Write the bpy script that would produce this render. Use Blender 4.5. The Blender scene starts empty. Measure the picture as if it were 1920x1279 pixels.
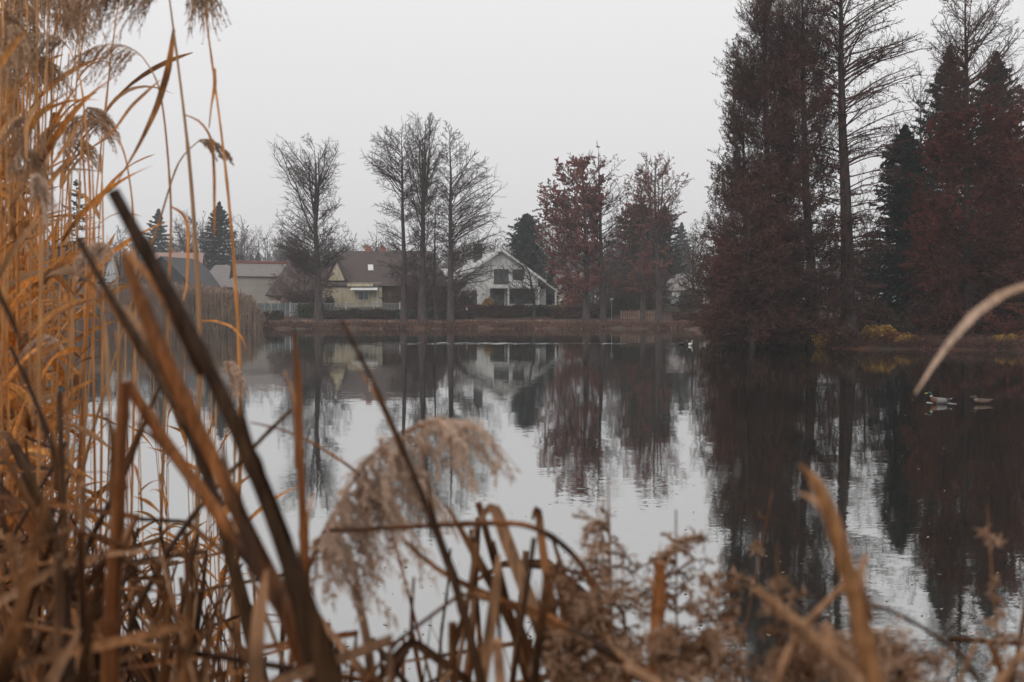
import bpy, math, random
import numpy as np
from mathutils import Vector
R = math.radians
sc = bpy.context.scene
COL = sc.collection
# ------------------------------------------------------------------ camera
FPX = 2000.0; CAMZ = 2.4; PITCH = math.atan((639.5 - 580) / FPX)
cd = bpy.data.cameras.new('camera'); cam = bpy.data.objects.new('camera', cd); COL.objects.link(cam)
cam.location = (0, 0, CAMZ); cam.rotation_euler = (R(90) - PITCH, 0, 0)
cd.sensor_width = 36; cd.lens = 36 * FPX / 1920; cd.clip_start = .05; cd.clip_end = 3000
cd.dof.use_dof = True; cd.dof.focus_distance = 22; cd.dof.aperture_fstop = 5.6
sc.camera = cam
# ------------------------------------------------------------------ world: overcast
w = bpy.data.worlds.new('World'); sc.world = w; w.use_nodes = True
nt = w.node_tree; nt.nodes.clear()
out = nt.nodes.new('ShaderNodeOutputWorld'); bg = nt.nodes.new('ShaderNodeBackground')
sky = nt.nodes.new('ShaderNodeTexSky'); sky.sky_type = 'NISHITA'; sky.sun_disc = False
sky.sun_elevation = R(35); sky.sun_rotation = R(215); sky.air_density = 1; sky.dust_density = 4
hsv = nt.nodes.new('ShaderNodeHueSaturation'); hsv.inputs['Saturation'].default_value = .12; hsv.inputs['Value'].default_value = .6
tc = nt.nodes.new('ShaderNodeTexCoord'); sx = nt.nodes.new('ShaderNodeSeparateXYZ')
rp = nt.nodes.new('ShaderNodeValToRGB'); cr = rp.color_ramp
cr.elements[0].position = 0; cr.elements[0].color = (.74, .735, .745, 1)
cr.elements[1].position = .30; cr.elements[1].color = (.92, .915, .925, 1)
sca = nt.nodes.new('ShaderNodeVectorMath'); sca.operation = 'SCALE'; sca.inputs['Scale'].default_value = 10.1
mix = nt.nodes.new('ShaderNodeMix'); mix.data_type = 'RGBA'; mix.inputs['Factor'].default_value = .93
L = nt.links.new
L(sky.outputs[0], hsv.inputs['Color']); L(tc.outputs['Generated'], sx.inputs[0]); L(sx.outputs['Z'], rp.inputs[0])
L(rp.outputs[0], sca.inputs[0]); L(hsv.outputs[0], mix.inputs[6]); L(sca.outputs[0], mix.inputs[7])
L(mix.outputs[2], bg.inputs['Color']); bg.inputs['Strength'].default_value = .1; L(bg.outputs[0], out.inputs['Surface'])
# soft sun through the cloud
sd = bpy.data.lights.new('sun', 'SUN'); sd.energy = 1.0; sd.angle = R(28); sd.color = (1, .95, .88)
so = bpy.data.objects.new('sun', sd); COL.objects.link(so); so.rotation_euler = (R(50), 0, R(-35))
sc.view_settings.view_transform = 'Standard'; sc.view_settings.look = 'None'
sc.view_settings.exposure = 0; sc.view_settings.gamma = 1
cy = sc.cycles
cy.use_denoising = True; cy.max_bounces = 6; cy.diffuse_bounces = 2; cy.glossy_bounces = 3; cy.transmission_bounces = 2
cy.volume_bounces = 1; cy.transparent_max_bounces = 4; cy.caustics_reflective = False; cy.caustics_refractive = False
# ------------------------------------------------------------------ helpers
CP, SP = math.cos(PITCH), math.sin(PITCH)
def P(px, py, y):
    """point on the ray through a photo pixel at ground distance y"""
    u = (px - 960) / FPX; v = -(py - 639.5) / FPX
    d = np.array([u, CP + v * SP, -SP + v * CP])
    return np.array([0, 0, CAMZ]) + d * (y / d[1])
def Z(py, y): return float(P(960, py, y)[2])
def X(px, y): return float(P(px, 580, y)[0])
def nrm(v): return v / (np.linalg.norm(v, axis=-1, keepdims=True) + 1e-9)

class Geo:
    def __init__(s): s.v = []; s.q = []; s.t = []; s.n = 0; s.mq = []; s.mt = []
    def add(s, V, Q=None, T=None, m=0):
        V = np.asarray(V, float).reshape(-1, 3)
        if Q is not None and len(Q): s.q.append(np.asarray(Q, int).reshape(-1, 4) + s.n); s.mq.append(np.full(len(s.q[-1]), m))
        if T is not None and len(T): s.t.append(np.asarray(T, int).reshape(-1, 3) + s.n); s.mt.append(np.full(len(s.t[-1]), m))
        s.v.append(V); s.n += len(V); return s
    def build(s, name, mats, parent=None, smooth=True, origin=None):
        me = bpy.data.meshes.new(name)
        V = np.concatenate(s.v) if s.v else np.zeros((0, 3))
        if origin is not None: V = V - np.asarray(origin)
        Q = np.concatenate(s.q) if s.q else np.zeros((0, 4), int)
        T = np.concatenate(s.t) if s.t else np.zeros((0, 3), int)
        me.vertices.add(len(V)); me.vertices.foreach_set('co', V.astype(np.float32).ravel())
        me.loops.add(Q.size + T.size); me.loops.foreach_set('vertex_index', np.concatenate([Q.ravel(), T.ravel()]).astype(np.int32))
        me.polygons.add(len(Q) + len(T))
        st = np.concatenate([np.arange(len(Q)) * 4, Q.size + np.arange(len(T)) * 3]).astype(np.int32)
        me.polygons.foreach_set('loop_start', st)
        me.polygons.foreach_set('use_smooth', np.full(len(Q) + len(T), smooth))
        mi = np.concatenate(s.mq + s.mt) if (s.mq or s.mt) else np.zeros(0)
        if not isinstance(mats, (list, tuple)): mats = [mats]
        for m in mats: me.materials.append(m)
        me.polygons.foreach_set('material_index', mi.astype(np.int32))
        me.update(calc_edges=True); me.validate()
        o = bpy.data.objects.new(name, me); COL.objects.link(o)
        if origin is not None and parent is None: o.location = origin
        if parent: o.parent = parent
        return o
def tag(o, label, cat, group=None, kind=None):
    if label: o['label'] = label
    if cat: o['category'] = cat
    if group: o['group'] = group
    if kind: o['kind'] = kind
    return o
def struct(o, kind='structure'): o['kind'] = kind; return o
def empty(name, loc, label, cat, group=None, rz=0):
    o = bpy.data.objects.new(name, None); COL.objects.link(o); o.location = loc; o.rotation_euler = (0, 0, rz)
    o.empty_display_size = .2
    return tag(o, label, cat, group)

def tubes(g, Pn, Rn, sides=3, cap=False, m=0):
    """Pn (n,k,3), Rn (n,k)"""
    Pn = np.asarray(Pn, float); Rn = np.asarray(Rn, float)
    if Pn.ndim == 2: Pn = Pn[None]; Rn = Rn[None]
    n, k, _ = Pn.shape
    if n == 0: return
    T = nrm(np.gradient(Pn, axis=1)); mt = nrm(Pn[:, -1] - Pn[:, 0])
    ref = np.where((np.abs(mt[:, 2]) > .85)[:, None], np.array([1., .13, 0]), np.array([0, 0, 1.]))[:, None, :]
    U = nrm(np.cross(T, ref)); W = np.cross(T, U)
    a = np.arange(sides) * 2 * np.pi / sides
    V = Pn[:, :, None, :] + Rn[:, :, None, None] * (np.cos(a)[:, None] * U[:, :, None, :] + np.sin(a)[:, None] * W[:, :, None, :])
    b = (np.arange(n) * k * sides)[:, None, None]; i = np.arange(k - 1)[None, :, None] * sides; j = np.arange(sides)[None, None, :]; j2 = (j + 1) % sides
    Q = np.stack([b + i + j, b + i + j2, b + i + sides + j2, b + i + sides + j], -1).reshape(-1, 4)
    g.add(V, Q, m=m)
    if cap:
        for e in (0, k - 1):
            c = Pn[:, e]; ring = V[:, e]
            VV = np.concatenate([c[:, None], ring], 1); b2 = (np.arange(n) * (sides + 1))[:, None]
            jj = np.arange(sides)[None]; f = np.stack([b2 + 0 * jj, b2 + 1 + jj, b2 + 1 + (jj + 1) % sides], -1)
            if e == k - 1: f = f[..., ::-1]
            g.add(VV, None, f.reshape(-1, 3), m=m)

def ribbons(g, Pn, Wn, tw=None, fold=.25, m=0):
    Pn = np.asarray(Pn, float); Wn = np.asarray(Wn, float)
    if Pn.ndim == 2: Pn = Pn[None]; Wn = Wn[None]
    n, k, _ = Pn.shape
    T = nrm(np.gradient(Pn, axis=1)); mt = nrm(Pn[:, -1] - Pn[:, 0])
    ref = np.where((np.abs(mt[:, 2]) > .8)[:, None], np.array([0., 1., 0]), np.array([0, 0, 1.]))[:, None, :]
    U = nrm(np.cross(T, ref)); N = np.cross(T, U)
    if tw is None: tw = np.zeros((n, k))
    tw = np.broadcast_to(tw, (n, k))
    S = np.cos(tw)[..., None] * U + np.sin(tw)[..., None] * N; M = -np.sin(tw)[..., None] * U + np.cos(tw)[..., None] * N
    h = Wn[..., None] / 2
    V = np.stack([Pn - S * h, Pn - M * h * fold * 2, Pn + S * h], 2)
    b = (np.arange(n) * k * 3)[:, None, None]; i = np.arange(k - 1)[None, :, None] * 3; j = np.arange(2)[None, None, :]
    Q = np.stack([b + i + j, b + i + j + 1, b + i + 3 + j + 1, b + i + 3 + j], -1).reshape(-1, 4)
    g.add(V, Q, m=m)

def spawn(rng, Pp, per, t0, t1, ang, ln, k=4, up=.1, wig=.04, flat=0., taper=.6):
    """children polylines along parents; ln = length as a fraction of the parent's length"""
    n, kp, _ = Pp.shape
    Lp = np.linalg.norm(np.diff(Pp, axis=1), axis=2).sum(1)
    t = (np.arange(per)[None] + rng.random((n, per))) / per * (t1 - t0) + t0
    f = t * (kp - 1); i = np.clip(f.astype(int), 0, kp - 2); fr = (f - i)[..., None]
    idx = np.arange(n)[:, None]
    p0 = Pp[idx, i] * (1 - fr) + Pp[idx, i + 1] * fr; T = nrm(Pp[idx, i + 1] - Pp[idx, i])
    rv = rng.normal(size=(n, per, 3)); rv[..., 2] *= (1 - flat)
    S = nrm(rv - (rv * T).sum(-1, keepdims=True) * T)
    a = ang * (1 + .3 * rng.normal(size=(n, per)))[..., None]
    d = nrm(np.cos(a) * T + np.sin(a) * S)
    l = (Lp[:, None] * ln * (1 - taper * t) * rng.uniform(.55, 1.25, (n, per)))[..., None, None]
    s = np.linspace(0, 1, k)[None, None, :, None]
    C = p0[:, :, None, :] + d[:, :, None, :] * l * s
    C[..., 2] += (up * l * s ** 2)[..., 0]
    C += np.cumsum(rng.normal(size=C.shape) * wig * l, axis=2) * (s > 0)
    return C.reshape(-1, k, 3)

def leafquads(g, pts, size, rng, dirs=None, elong=1.6, m=0):
    n = len(pts); 
    d = nrm(rng.normal(size=(n, 3))) if dirs is None else nrm(dirs + .35 * rng.normal(size=(n, 3)))
    s = nrm(np.cross(d, rng.normal(size=(n, 3))))
    sz = size * rng.uniform(.5, 1.4, (n, 1))
    a = d * sz * elong / 2; b = s * sz / 2
    V = np.stack([pts - a, pts + b - a * .1, pts + a, pts - b - a * .1], 1)
    Q = np.arange(n * 4).reshape(-1, 4); g.add(V, Q, m=m)

# ------------------------------------------------------------------ materials
def mat(name, c1, c2=None, scale=3., rough=.8, detail=4, trans=0., spec=.12, bump=0., bscale=30., stretch=(1, 1, 1), coord='Object', lo=.35, hi=.65, c3=None, scale3=1., objvar=0., alt=None, streak=0.):
    m = bpy.data.materials.new(name); m.use_nodes = True; t = m.node_tree; bs = t.nodes['Principled BSDF']
    bs.inputs['Roughness'].default_value = rough; bs.inputs['Specular IOR Level'].default_value = spec
    src = None
    tcn = t.nodes.new('ShaderNodeTexCoord'); mp = t.nodes.new('ShaderNodeMapping'); mp.inputs['Scale'].default_value = stretch
    t.links.new(tcn.outputs[coord], mp.inputs[0])
    if c2:
        nz = t.nodes.new('ShaderNodeTexNoise'); nz.inputs['Scale'].default_value = scale; nz.inputs['Detail'].default_value = detail
        r = t.nodes.new('ShaderNodeValToRGB'); r.color_ramp.elements[0].position = lo; r.color_ramp.elements[1].position = hi
        r.color_ramp.elements[0].color = (*c1, 1); r.color_ramp.elements[1].color = (*c2, 1)
        t.links.new(mp.outputs[0], nz.inputs['Vector']); t.links.new(nz.outputs['Fac'], r.inputs[0]); src = r.outputs[0]
        if c3:
            n3 = t.nodes.new('ShaderNodeTexNoise'); n3.inputs['Scale'].default_value = scale3; n3.inputs['Detail'].default_value = 3
            r3 = t.nodes.new('ShaderNodeMapRange'); r3.inputs['From Min'].default_value = .45; r3.inputs['From Max'].default_value = .6
            mx = t.nodes.new('ShaderNodeMix'); mx.data_type = 'RGBA'; mx.inputs[7].default_value = (*c3, 1)
            t.links.new(mp.outputs[0], n3.inputs['Vector']); t.links.new(n3.outputs['Fac'], r3.inputs[0]); t.links.new(r3.outputs[0], mx.inputs[0])
            t.links.new(src, mx.inputs[6]); src = mx.outputs[2]
    if streak and src is not None:
        m2 = t.nodes.new('ShaderNodeMapping'); m2.inputs['Scale'].default_value = (1, 1, .03); n4 = t.nodes.new('ShaderNodeTexNoise'); n4.inputs['Scale'].default_value = 260; n4.inputs['Detail'].default_value = 3
        r4 = t.nodes.new('ShaderNodeMapRange'); r4.inputs['From Min'].default_value = .35; r4.inputs['From Max'].default_value = .65; r4.inputs['To Min'].default_value = 1 - streak; r4.inputs['To Max'].default_value = 1 + streak
        h4 = t.nodes.new('ShaderNodeHueSaturation'); t.links.new(tcn.outputs[coord], m2.inputs[0]); t.links.new(m2.outputs[0], n4.inputs['Vector']); t.links.new(n4.outputs['Fac'], r4.inputs[0]); t.links.new(r4.outputs[0], h4.inputs['Value']); t.links.new(src, h4.inputs['Color']); src = h4.outputs[0]
    if alt:
        oi = t.nodes.new('ShaderNodeObjectInfo'); ml = t.nodes.new('ShaderNodeMath'); ml.operation = 'MULTIPLY'; ml.inputs[1].default_value = 7.31; fr_ = t.nodes.new('ShaderNodeMath'); fr_.operation = 'FRACT'
        t.links.new(oi.outputs['Random'], ml.inputs[0]); t.links.new(ml.outputs[0], fr_.inputs[0]); rg_ = t.nodes.new('ShaderNodeMapRange'); rg_.inputs['From Min'].default_value = .45; rg_.inputs['To Max'].default_value = .85
        t.links.new(fr_.outputs[0], rg_.inputs[0]); mx = t.nodes.new('ShaderNodeMix'); mx.data_type = 'RGBA'; mx.inputs[7].default_value = (*alt, 1); t.links.new(rg_.outputs[0], mx.inputs[0]); t.links.new(src, mx.inputs[6]); src = mx.outputs[2]
    if objvar:
        oi = t.nodes.new('ShaderNodeObjectInfo'); mr = t.nodes.new('ShaderNodeMapRange'); mr.inputs['To Min'].default_value = 1 - objvar; mr.inputs['To Max'].default_value = 1 + objvar
        h = t.nodes.new('ShaderNodeHueSaturation'); t.links.new(oi.outputs['Random'], mr.inputs[0]); t.links.new(mr.outputs[0], h.inputs['Value'])
        if src is None: h.inputs['Color'].default_value = (*c1, 1)
        else: t.links.new(src, h.inputs['Color'])
        src = h.outputs[0]
    if src is not None: t.links.new(src, bs.inputs['Base Color'])
    else: bs.inputs['Base Color'].default_value = (*c1, 1)
    if bump:
        nb = t.nodes.new('ShaderNodeTexNoise'); nb.inputs['Scale'].default_value = bscale; nb.inputs['Detail'].default_value = 5
        bp = t.nodes.new('ShaderNodeBump'); bp.inputs['Strength'].default_value = bump; bp.inputs['Distance'].default_value = .02
        t.links.new(mp.outputs[0], nb.inputs['Vector']); t.links.new(nb.outputs['Fac'], bp.inputs['Height']); t.links.new(bp.outputs[0], bs.inputs['Normal'])
    if trans:
        tr = t.nodes.new('ShaderNodeBsdfTranslucent'); ms = t.nodes.new('ShaderNodeMixShader'); ms.inputs[0].default_value = trans
        if src is not None: t.links.new(src, tr.inputs['Color'])
        else: tr.inputs['Color'].default_value = (*c1, 1)
        o = t.nodes['Material Output']; t.links.new(bs.outputs[0], ms.inputs[1]); t.links.new(tr.outputs[0], ms.inputs[2]); t.links.new(ms.outputs[0], o.inputs['Surface'])
    return m
M = {}
M['bark'] = mat('bark', (.035, .026, .024), (.075, .058, .052), 6, .95, bump=.6, bscale=14, stretch=(1, 1, .2))
M['bark_far'] = mat('bark_far', (.05, .038, .036), (.10, .08, .075), 5, .95, bump=.5, bscale=9, stretch=(1, 1, .2))
M['twig'] = mat('twig', (.05, .036, .034), (.10, .07, .062), .6, .9)
M['twig_red'] = mat('twig_red', (.085, .05, .045), (.15, .09, .08), .6, .9)
M['twig_near'] = mat('twig_near', (.045, .028, .025), (.10, .055, .046), .35, .9, c3=(.11, .055, .043), scale3=.22)
M['rust'] = mat('rust_leaf', (.22, .082, .066), (.36, .15, .12), .5, .8, trans=.25)
M['rust_dark'] = mat('rust_leaf_dark', (.085, .033, .026), (.20, .062, .046), .25, .8, trans=.2)
M['rust_brown'] = mat('rust_brown_leaf', (.085, .045, .037), (.18, .075, .058), .3, .8, trans=.2)
M['brown_leaf'] = mat('brown_leaf', (.085, .052, .043), (.16, .095, .075), .4, .85, trans=.15)
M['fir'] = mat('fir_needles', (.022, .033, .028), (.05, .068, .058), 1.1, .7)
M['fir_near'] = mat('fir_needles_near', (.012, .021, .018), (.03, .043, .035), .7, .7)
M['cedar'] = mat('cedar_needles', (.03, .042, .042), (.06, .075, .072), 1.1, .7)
M['hedge'] = mat('hedge_leaf', (.045, .036, .03), (.085, .062, .045), 1.5, .8)
M['hedge_green'] = mat('hedge_leaf_green', (.03, .045, .028), (.06, .08, .045), 1.5, .8)
M['hedge_red'] = mat('hedge_leaf_red', (.085, .045, .035), (.14, .075, .05), 1., .8)
M['gold_shrub'] = mat('gold_shrub', (.36, .18, .04), (.52, .36, .09), 2.2, .8, c3=(.18, .07, .025), scale3=.8)
M['reedbed'] = mat('reed_bed', (.19, .13, .10), (.36, .25, .18), .7, .85)
M['stem'] = mat('reed_stem', (.50, .19, .055), (.70, .35, .13), 5, .55, trans=0, stretch=(1, 1, .25), objvar=.28, alt=(.42, .28, .17), c3=(.15, .065, .03), scale3=2.2, streak=.38)
M['stemdark'] = mat('reed_stem_dark', (.045, .025, .013), (.12, .058, .026), 7, .6, stretch=(1, 1, .25), bump=.35, bscale=45, objvar=.3, c3=(.05, .028, .018), scale3=9, streak=.38)
M['stembrown'] = mat('reed_stem_brown', (.13, .046, .016), (.27, .105, .036), 7, .6, stretch=(1, 1, .25), bump=.35, bscale=45, objvar=.3, c3=(.05, .028, .018), scale3=9, streak=.38)
M['stemtan'] = mat('reed_stem_tan', (.26, .12, .05), (.42, .22, .10), 7, .6, stretch=(1, 1, .25), bump=.35, bscale=45, c3=(.12, .06, .03), scale3=6, streak=.38)
M['leaf'] = mat('reed_leaf', (.66, .24, .045), (.82, .41, .14), 6, .6, trans=.4, objvar=.28, alt=(.42, .28, .17), c3=(.22, .09, .035), scale3=5, streak=.38)
M['leafdark'] = mat('reed_leaf_dark', (.17, .075, .03), (.36, .17, .075), 7, .65, trans=.2, objvar=.35, c3=(.05, .024, .012), scale3=8, streak=.38)
M['leaftan'] = mat('reed_leaf_tan', (.36, .19, .10), (.54, .32, .19), 8, .65, trans=.3, objvar=.2, c3=(.20, .11, .06), scale3=9, streak=.38)
M['leafpale'] = mat('reed_leaf_pale', (.50, .33, .23), (.66, .48, .37), 8, .65, trans=.3, c3=(.30, .15, .07), scale3=3.5, streak=.3)
M['plume'] = mat('reed_plume', (.52, .35, .23), (.74, .55, .40), 9, .9, trans=.5, objvar=.15)
M['plumelight'] = mat('reed_plume_light', (.62, .45, .34), (.78, .60, .47), 9, .9, trans=.4)
M['weed'] = mat('weed_head', (.30, .17, .10), (.58, .39, .27), 9, .9, trans=.25)
M['weedstem'] = mat('weed_stem', (.12, .06, .035), (.26, .14, .075), 9, .8)
M['white_wall'] = mat('white_plaster', (.70, .70, .69), (.78, .78, .77), .8, .9, bump=.15, bscale=20, stretch=(1, 1, .35), c3=(.60, .60, .58), scale3=1.3)
M['cream'] = mat('cream_plaster', (.56, .49, .36), (.64, .57, .44), .8, .9, stretch=(1, 1, .35), c3=(.48, .40, .27), scale3=1.5)
M['pink_cream'] = mat('pale_pink_plaster', (.52, .42, .34), (.60, .50, .41), .8, .9)
M['beige'] = mat('beige_render', (.36, .32, .29), (.42, .38, .345), .5, .9)
M['greywall'] = mat('grey_render', (.28, .29, .29), (.36, .37, .37), .5, .9)
M['darkwood'] = mat('dark_boards', (.045, .042, .045), (.08, .075, .078), 3, .8, stretch=(6, 6, .3))
M['brownwall'] = mat('brown_brick', (.12, .075, .062), (.20, .13, .11), 2.5, .9)
def tilemat(name, c1, c2, mortar, sx_=.35, sy_=.25):
    m = bpy.data.materials.new(name); m.use_nodes = True; t = m.node_tree; bs = t.nodes['Principled BSDF']; bs.inputs['Roughness'].default_value = .85
    tcn = t.nodes.new('ShaderNodeTexCoord'); wv = t.nodes.new('ShaderNodeTexWave'); wv.wave_type = 'BANDS'; wv.bands_direction = 'Z'; wv.inputs['Scale'].default_value = 1.3; wv.inputs['Distortion'].default_value = .6
    nz = t.nodes.new('ShaderNodeTexNoise'); nz.inputs['Scale'].default_value = 1.6; nz.inputs['Detail'].default_value = 6
    a = t.nodes.new('ShaderNodeMix'); a.data_type = 'RGBA'; a.inputs[6].default_value = (*c1, 1); a.inputs[7].default_value = (*c2, 1)
    b = t.nodes.new('ShaderNodeMix'); b.data_type = 'RGBA'; b.inputs[7].default_value = (*mortar, 1)
    mr = t.nodes.new('ShaderNodeMapRange'); mr.inputs['From Min'].default_value = .75; mr.inputs['From Max'].default_value = 1; mr.inputs['To Max'].default_value = .5
    t.links.new(tcn.outputs['Object'], wv.inputs['Vector']); t.links.new(tcn.outputs['Object'], nz.inputs['Vector'])
    t.links.new(nz.outputs['Fac'], a.inputs[0]); t.links.new(wv.outputs['Fac'], mr.inputs[0]); t.links.new(mr.outputs[0], b.inputs[0]); t.links.new(a.outputs[2], b.inputs[6]); t.links.new(b.outputs[2], bs.inputs['Base Color'])
    return m
M['roof_brown'] = tilemat('roof_brown', (.062, .047, .045), (.115, .085, .08), (.04, .035, .035))
M['roof_grey'] = tilemat('roof_grey', (.17, .155, .15), (.27, .24, .23), (.10, .09, .09))
M['roof_pink'] = tilemat('roof_pink', (.28, .17, .145), (.38, .26, .22), (.18, .11, .10))
M['roof_red'] = tilemat('roof_red', (.26, .08, .06), (.34, .12, .09), (.15, .06, .05))
M['roof_pale'] = tilemat('roof_pale', (.46, .45, .45), (.62, .61, .61), (.25, .25, .26))
M['roof_dark'] = tilemat('roof_dark', (.05, .048, .052), (.085, .08, .085), (.035, .035, .037))
M['brick'] = mat('chimney_brick', (.28, .12, .085), (.38, .18, .13), 6, .9)
M['darkstone'] = mat('dark_chimney', (.06, .06, .065), (.10, .10, .105), 6, .9)
M['trim'] = mat('white_trim', (.66, .66, .66), (.74, .74, .73), 4, .6)
M['darktrim'] = mat('dark_trim', (.07, .06, .058), (.11, .095, .09), 4, .6)
def flat(name, c, rough=.5, metal=0, spec=.5):
    m = bpy.data.materials.new(name); m.use_nodes = True; b = m.node_tree.nodes['Principled BSDF']
    b.inputs['Base Color'].default_value = (*c, 1); b.inputs['Roughness'].default_value = rough; b.inputs['Metallic'].default_value = metal; b.inputs['Specular IOR Level'].default_value = spec
    return m
M['glass'] = mat('window_glass', (.05, .055, .06), (.13, .135, .135), 1.4, .12, spec=.5)
M['curtain'] = flat('pale_blind', (.55, .55, .53), .8)
M['tealfence'] = mat('grey_green_panels', (.11, .14, .145), (.17, .20, .20), 1.2, .7)
M['wood'] = mat('pale_wood', (.30, .19, .14), (.42, .28, .22), 5, .8, stretch=(1, 1, .2))
M['metal'] = flat('grey_metal', (.35, .36, .37), .45, .6)
M['paint_white'] = flat('white_paint', (.72, .72, .72), .4)
M['black'] = flat('black_rubber', (.02, .02, .02), .7)
M['litter'] = None
# ground material
def groundmat():
    m = bpy.data.materials.new('ground'); m.use_nodes = True; t = m.node_tree; bs = t.nodes['Principled BSDF']; bs.inputs['Roughness'].default_value = .95; bs.inputs['Specular IOR Level'].default_value = .15
    tcn = t.nodes.new('ShaderNodeTexCoord')
    def noise(s, d=6):
        n = t.nodes.new('ShaderNodeTexNoise'); n.inputs['Scale'].default_value = s; n.inputs['Detail'].default_value = d; n.inputs['Roughness'].default_value = .7; t.links.new(tcn.outputs['Object'], n.inputs['Vector']); return n.outputs['Fac']
    def ramp(f, a, b, lo, hi):
        r = t.nodes.new('ShaderNodeValToRGB'); r.color_ramp.elements[0].color = (*a, 1); r.color_ramp.elements[1].color = (*b, 1); r.color_ramp.elements[0].position = lo; r.color_ramp.elements[1].position = hi; t.links.new(f, r.inputs[0]); return r.outputs[0]
    litter = ramp(noise(4), (.07, .034, .026), (.19, .075, .048), .35, .68)
    soil = ramp(noise(2.3), (.045, .036, .03), (.10, .075, .058), .3, .7)
    grass = ramp(noise(1.9), (.05, .055, .035), (.10, .10, .06), .3, .7)
    def mixc(f, lo, hi, a, b):
        mr = t.nodes.new('ShaderNodeMapRange'); mr.inputs['From Min'].default_value = lo; mr.inputs['From Max'].default_value = hi; t.links.new(f, mr.inputs[0])
        mx = t.nodes.new('ShaderNodeMix'); mx.data_type = 'RGBA'; t.links.new(mr.outputs[0], mx.inputs[0]); t.links.new(a, mx.inputs[6]); t.links.new(b, mx.inputs[7]); return mx.outputs[2]
    c = mixc(noise(.3, 6), .40, .60, litter, soil); c = mixc(noise(.55, 4), .52, .66, c, grass)
    sp = t.nodes.new('ShaderNodeSeparateXYZ'); t.links.new(tcn.outputs['Object'], sp.inputs[0])
    c = mixc(sp.outputs['Z'], 1.5, 2.6, c, grass)
    t.links.new(c, bs.inputs['Base Color'])
    bp = t.nodes.new('ShaderNodeBump'); bp.inputs['Strength'].default_value = .7; bp.inputs['Distance'].default_value = .08; t.links.new(noise(9), bp.inputs['Height']); t.links.new(bp.outputs[0], bs.inputs['Normal'])
    return m
# water material
def watermat():
    m = bpy.data.materials.new('water'); m.use_nodes = True; t = m.node_tree; t.nodes.clear()
    o = t.nodes.new('ShaderNodeOutputMaterial'); gl = t.nodes.new('ShaderNodeBsdfGlossy'); df = t.nodes.new('ShaderNodeBsdfDiffuse')
    ms = t.nodes.new('ShaderNodeMixShader'); gl.inputs['Roughness'].default_value = .03; gl.inputs['Color'].default_value = (.93, .935, .925, 1)
    df.inputs['Color'].default_value = (.012, .015, .010, 1)
    geo = t.nodes.new('ShaderNodeNewGeometry')
    def nz(scale, det, rough=.5):
        mp = t.nodes.new('ShaderNodeMapping'); mp.inputs['Scale'].default_value = scale
        n = t.nodes.new('ShaderNodeTexNoise'); n.inputs['Scale'].default_value = 1; n.inputs['Detail'].default_value = det; n.inputs['Roughness'].default_value = rough
        t.links.new(geo.outputs['Position'], mp.inputs[0]); t.links.new(mp.outputs[0], n.inputs['Vector']); return n
    def vm(op, a, b=None, s=None):
        v = t.nodes.new('ShaderNodeVectorMath'); v.operation = op; t.links.new(a, v.inputs[0])
        if b is not None:
            if isinstance(b, tuple): v.inputs[1].default_value = b
            else: t.links.new(b, v.inputs[1])
        if s is not None:
            if isinstance(s, float): v.inputs['Scale'].default_value = s
            else: t.links.new(s, v.inputs['Scale'])
        return v.outputs[0]
    def slope(scale, det, amp, rough=.5):
        n = nz(scale, det, rough); v = vm('SUBTRACT', n.outputs['Color'], (.5, .5, .5)); return vm('SCALE', v, None, amp)
    # long gentle swell and short ripples; wind patches
    a = slope((1.2, 2.6, 1), 2, .009); b = slope((6, 15, 1), 3, .024, .6)
    pn = nz((.045, .11, 1), 3); mr = t.nodes.new('ShaderNodeMapRange'); mr.inputs['From Min'].default_value = .42; mr.inputs['From Max'].default_value = .62; mr.inputs['To Min'].default_value = .25; mr.inputs['To Max'].default_value = 1.25
    t.links.new(pn.outputs['Fac'], mr.inputs[0]); b = vm('SCALE', b, None, mr.outputs[0])
    s = vm('ADD', a, b); s = vm('MULTIPLY', s, (1, 1, 0)); s = vm('ADD', s, geo.outputs['Normal']); s = vm('NORMALIZE', s)
    t.links.new(s, gl.inputs['Normal'])
    lw = t.nodes.new('ShaderNodeLayerWeight'); lw.inputs['Blend'].default_value = .5
    r = t.nodes.new('ShaderNodeValToRGB'); e = r.color_ramp.elements
    e[0].position = .0; e[0].color = (.03,) * 3 + (1,); e[1].position = 1; e[1].color = (.93,) * 3 + (1,)
    for p_, v_ in ((.5, .12), (.68, .56), (.8, .68), (.9, .80)): q = e.new(p_); q.color = (v_,) * 3 + (1,)
    t.links.new(lw.outputs['Facing'], r.inputs[0]); t.links.new(r.outputs[0], ms.inputs[0])
    t.links.new(df.outputs[0], ms.inputs[1]); t.links.new(gl.outputs[0], ms.inputs[2]); t.links.new(ms.outputs[0], o.inputs['Surface'])
    return m
M['ground'] = groundmat(); M['water'] = watermat()

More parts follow.
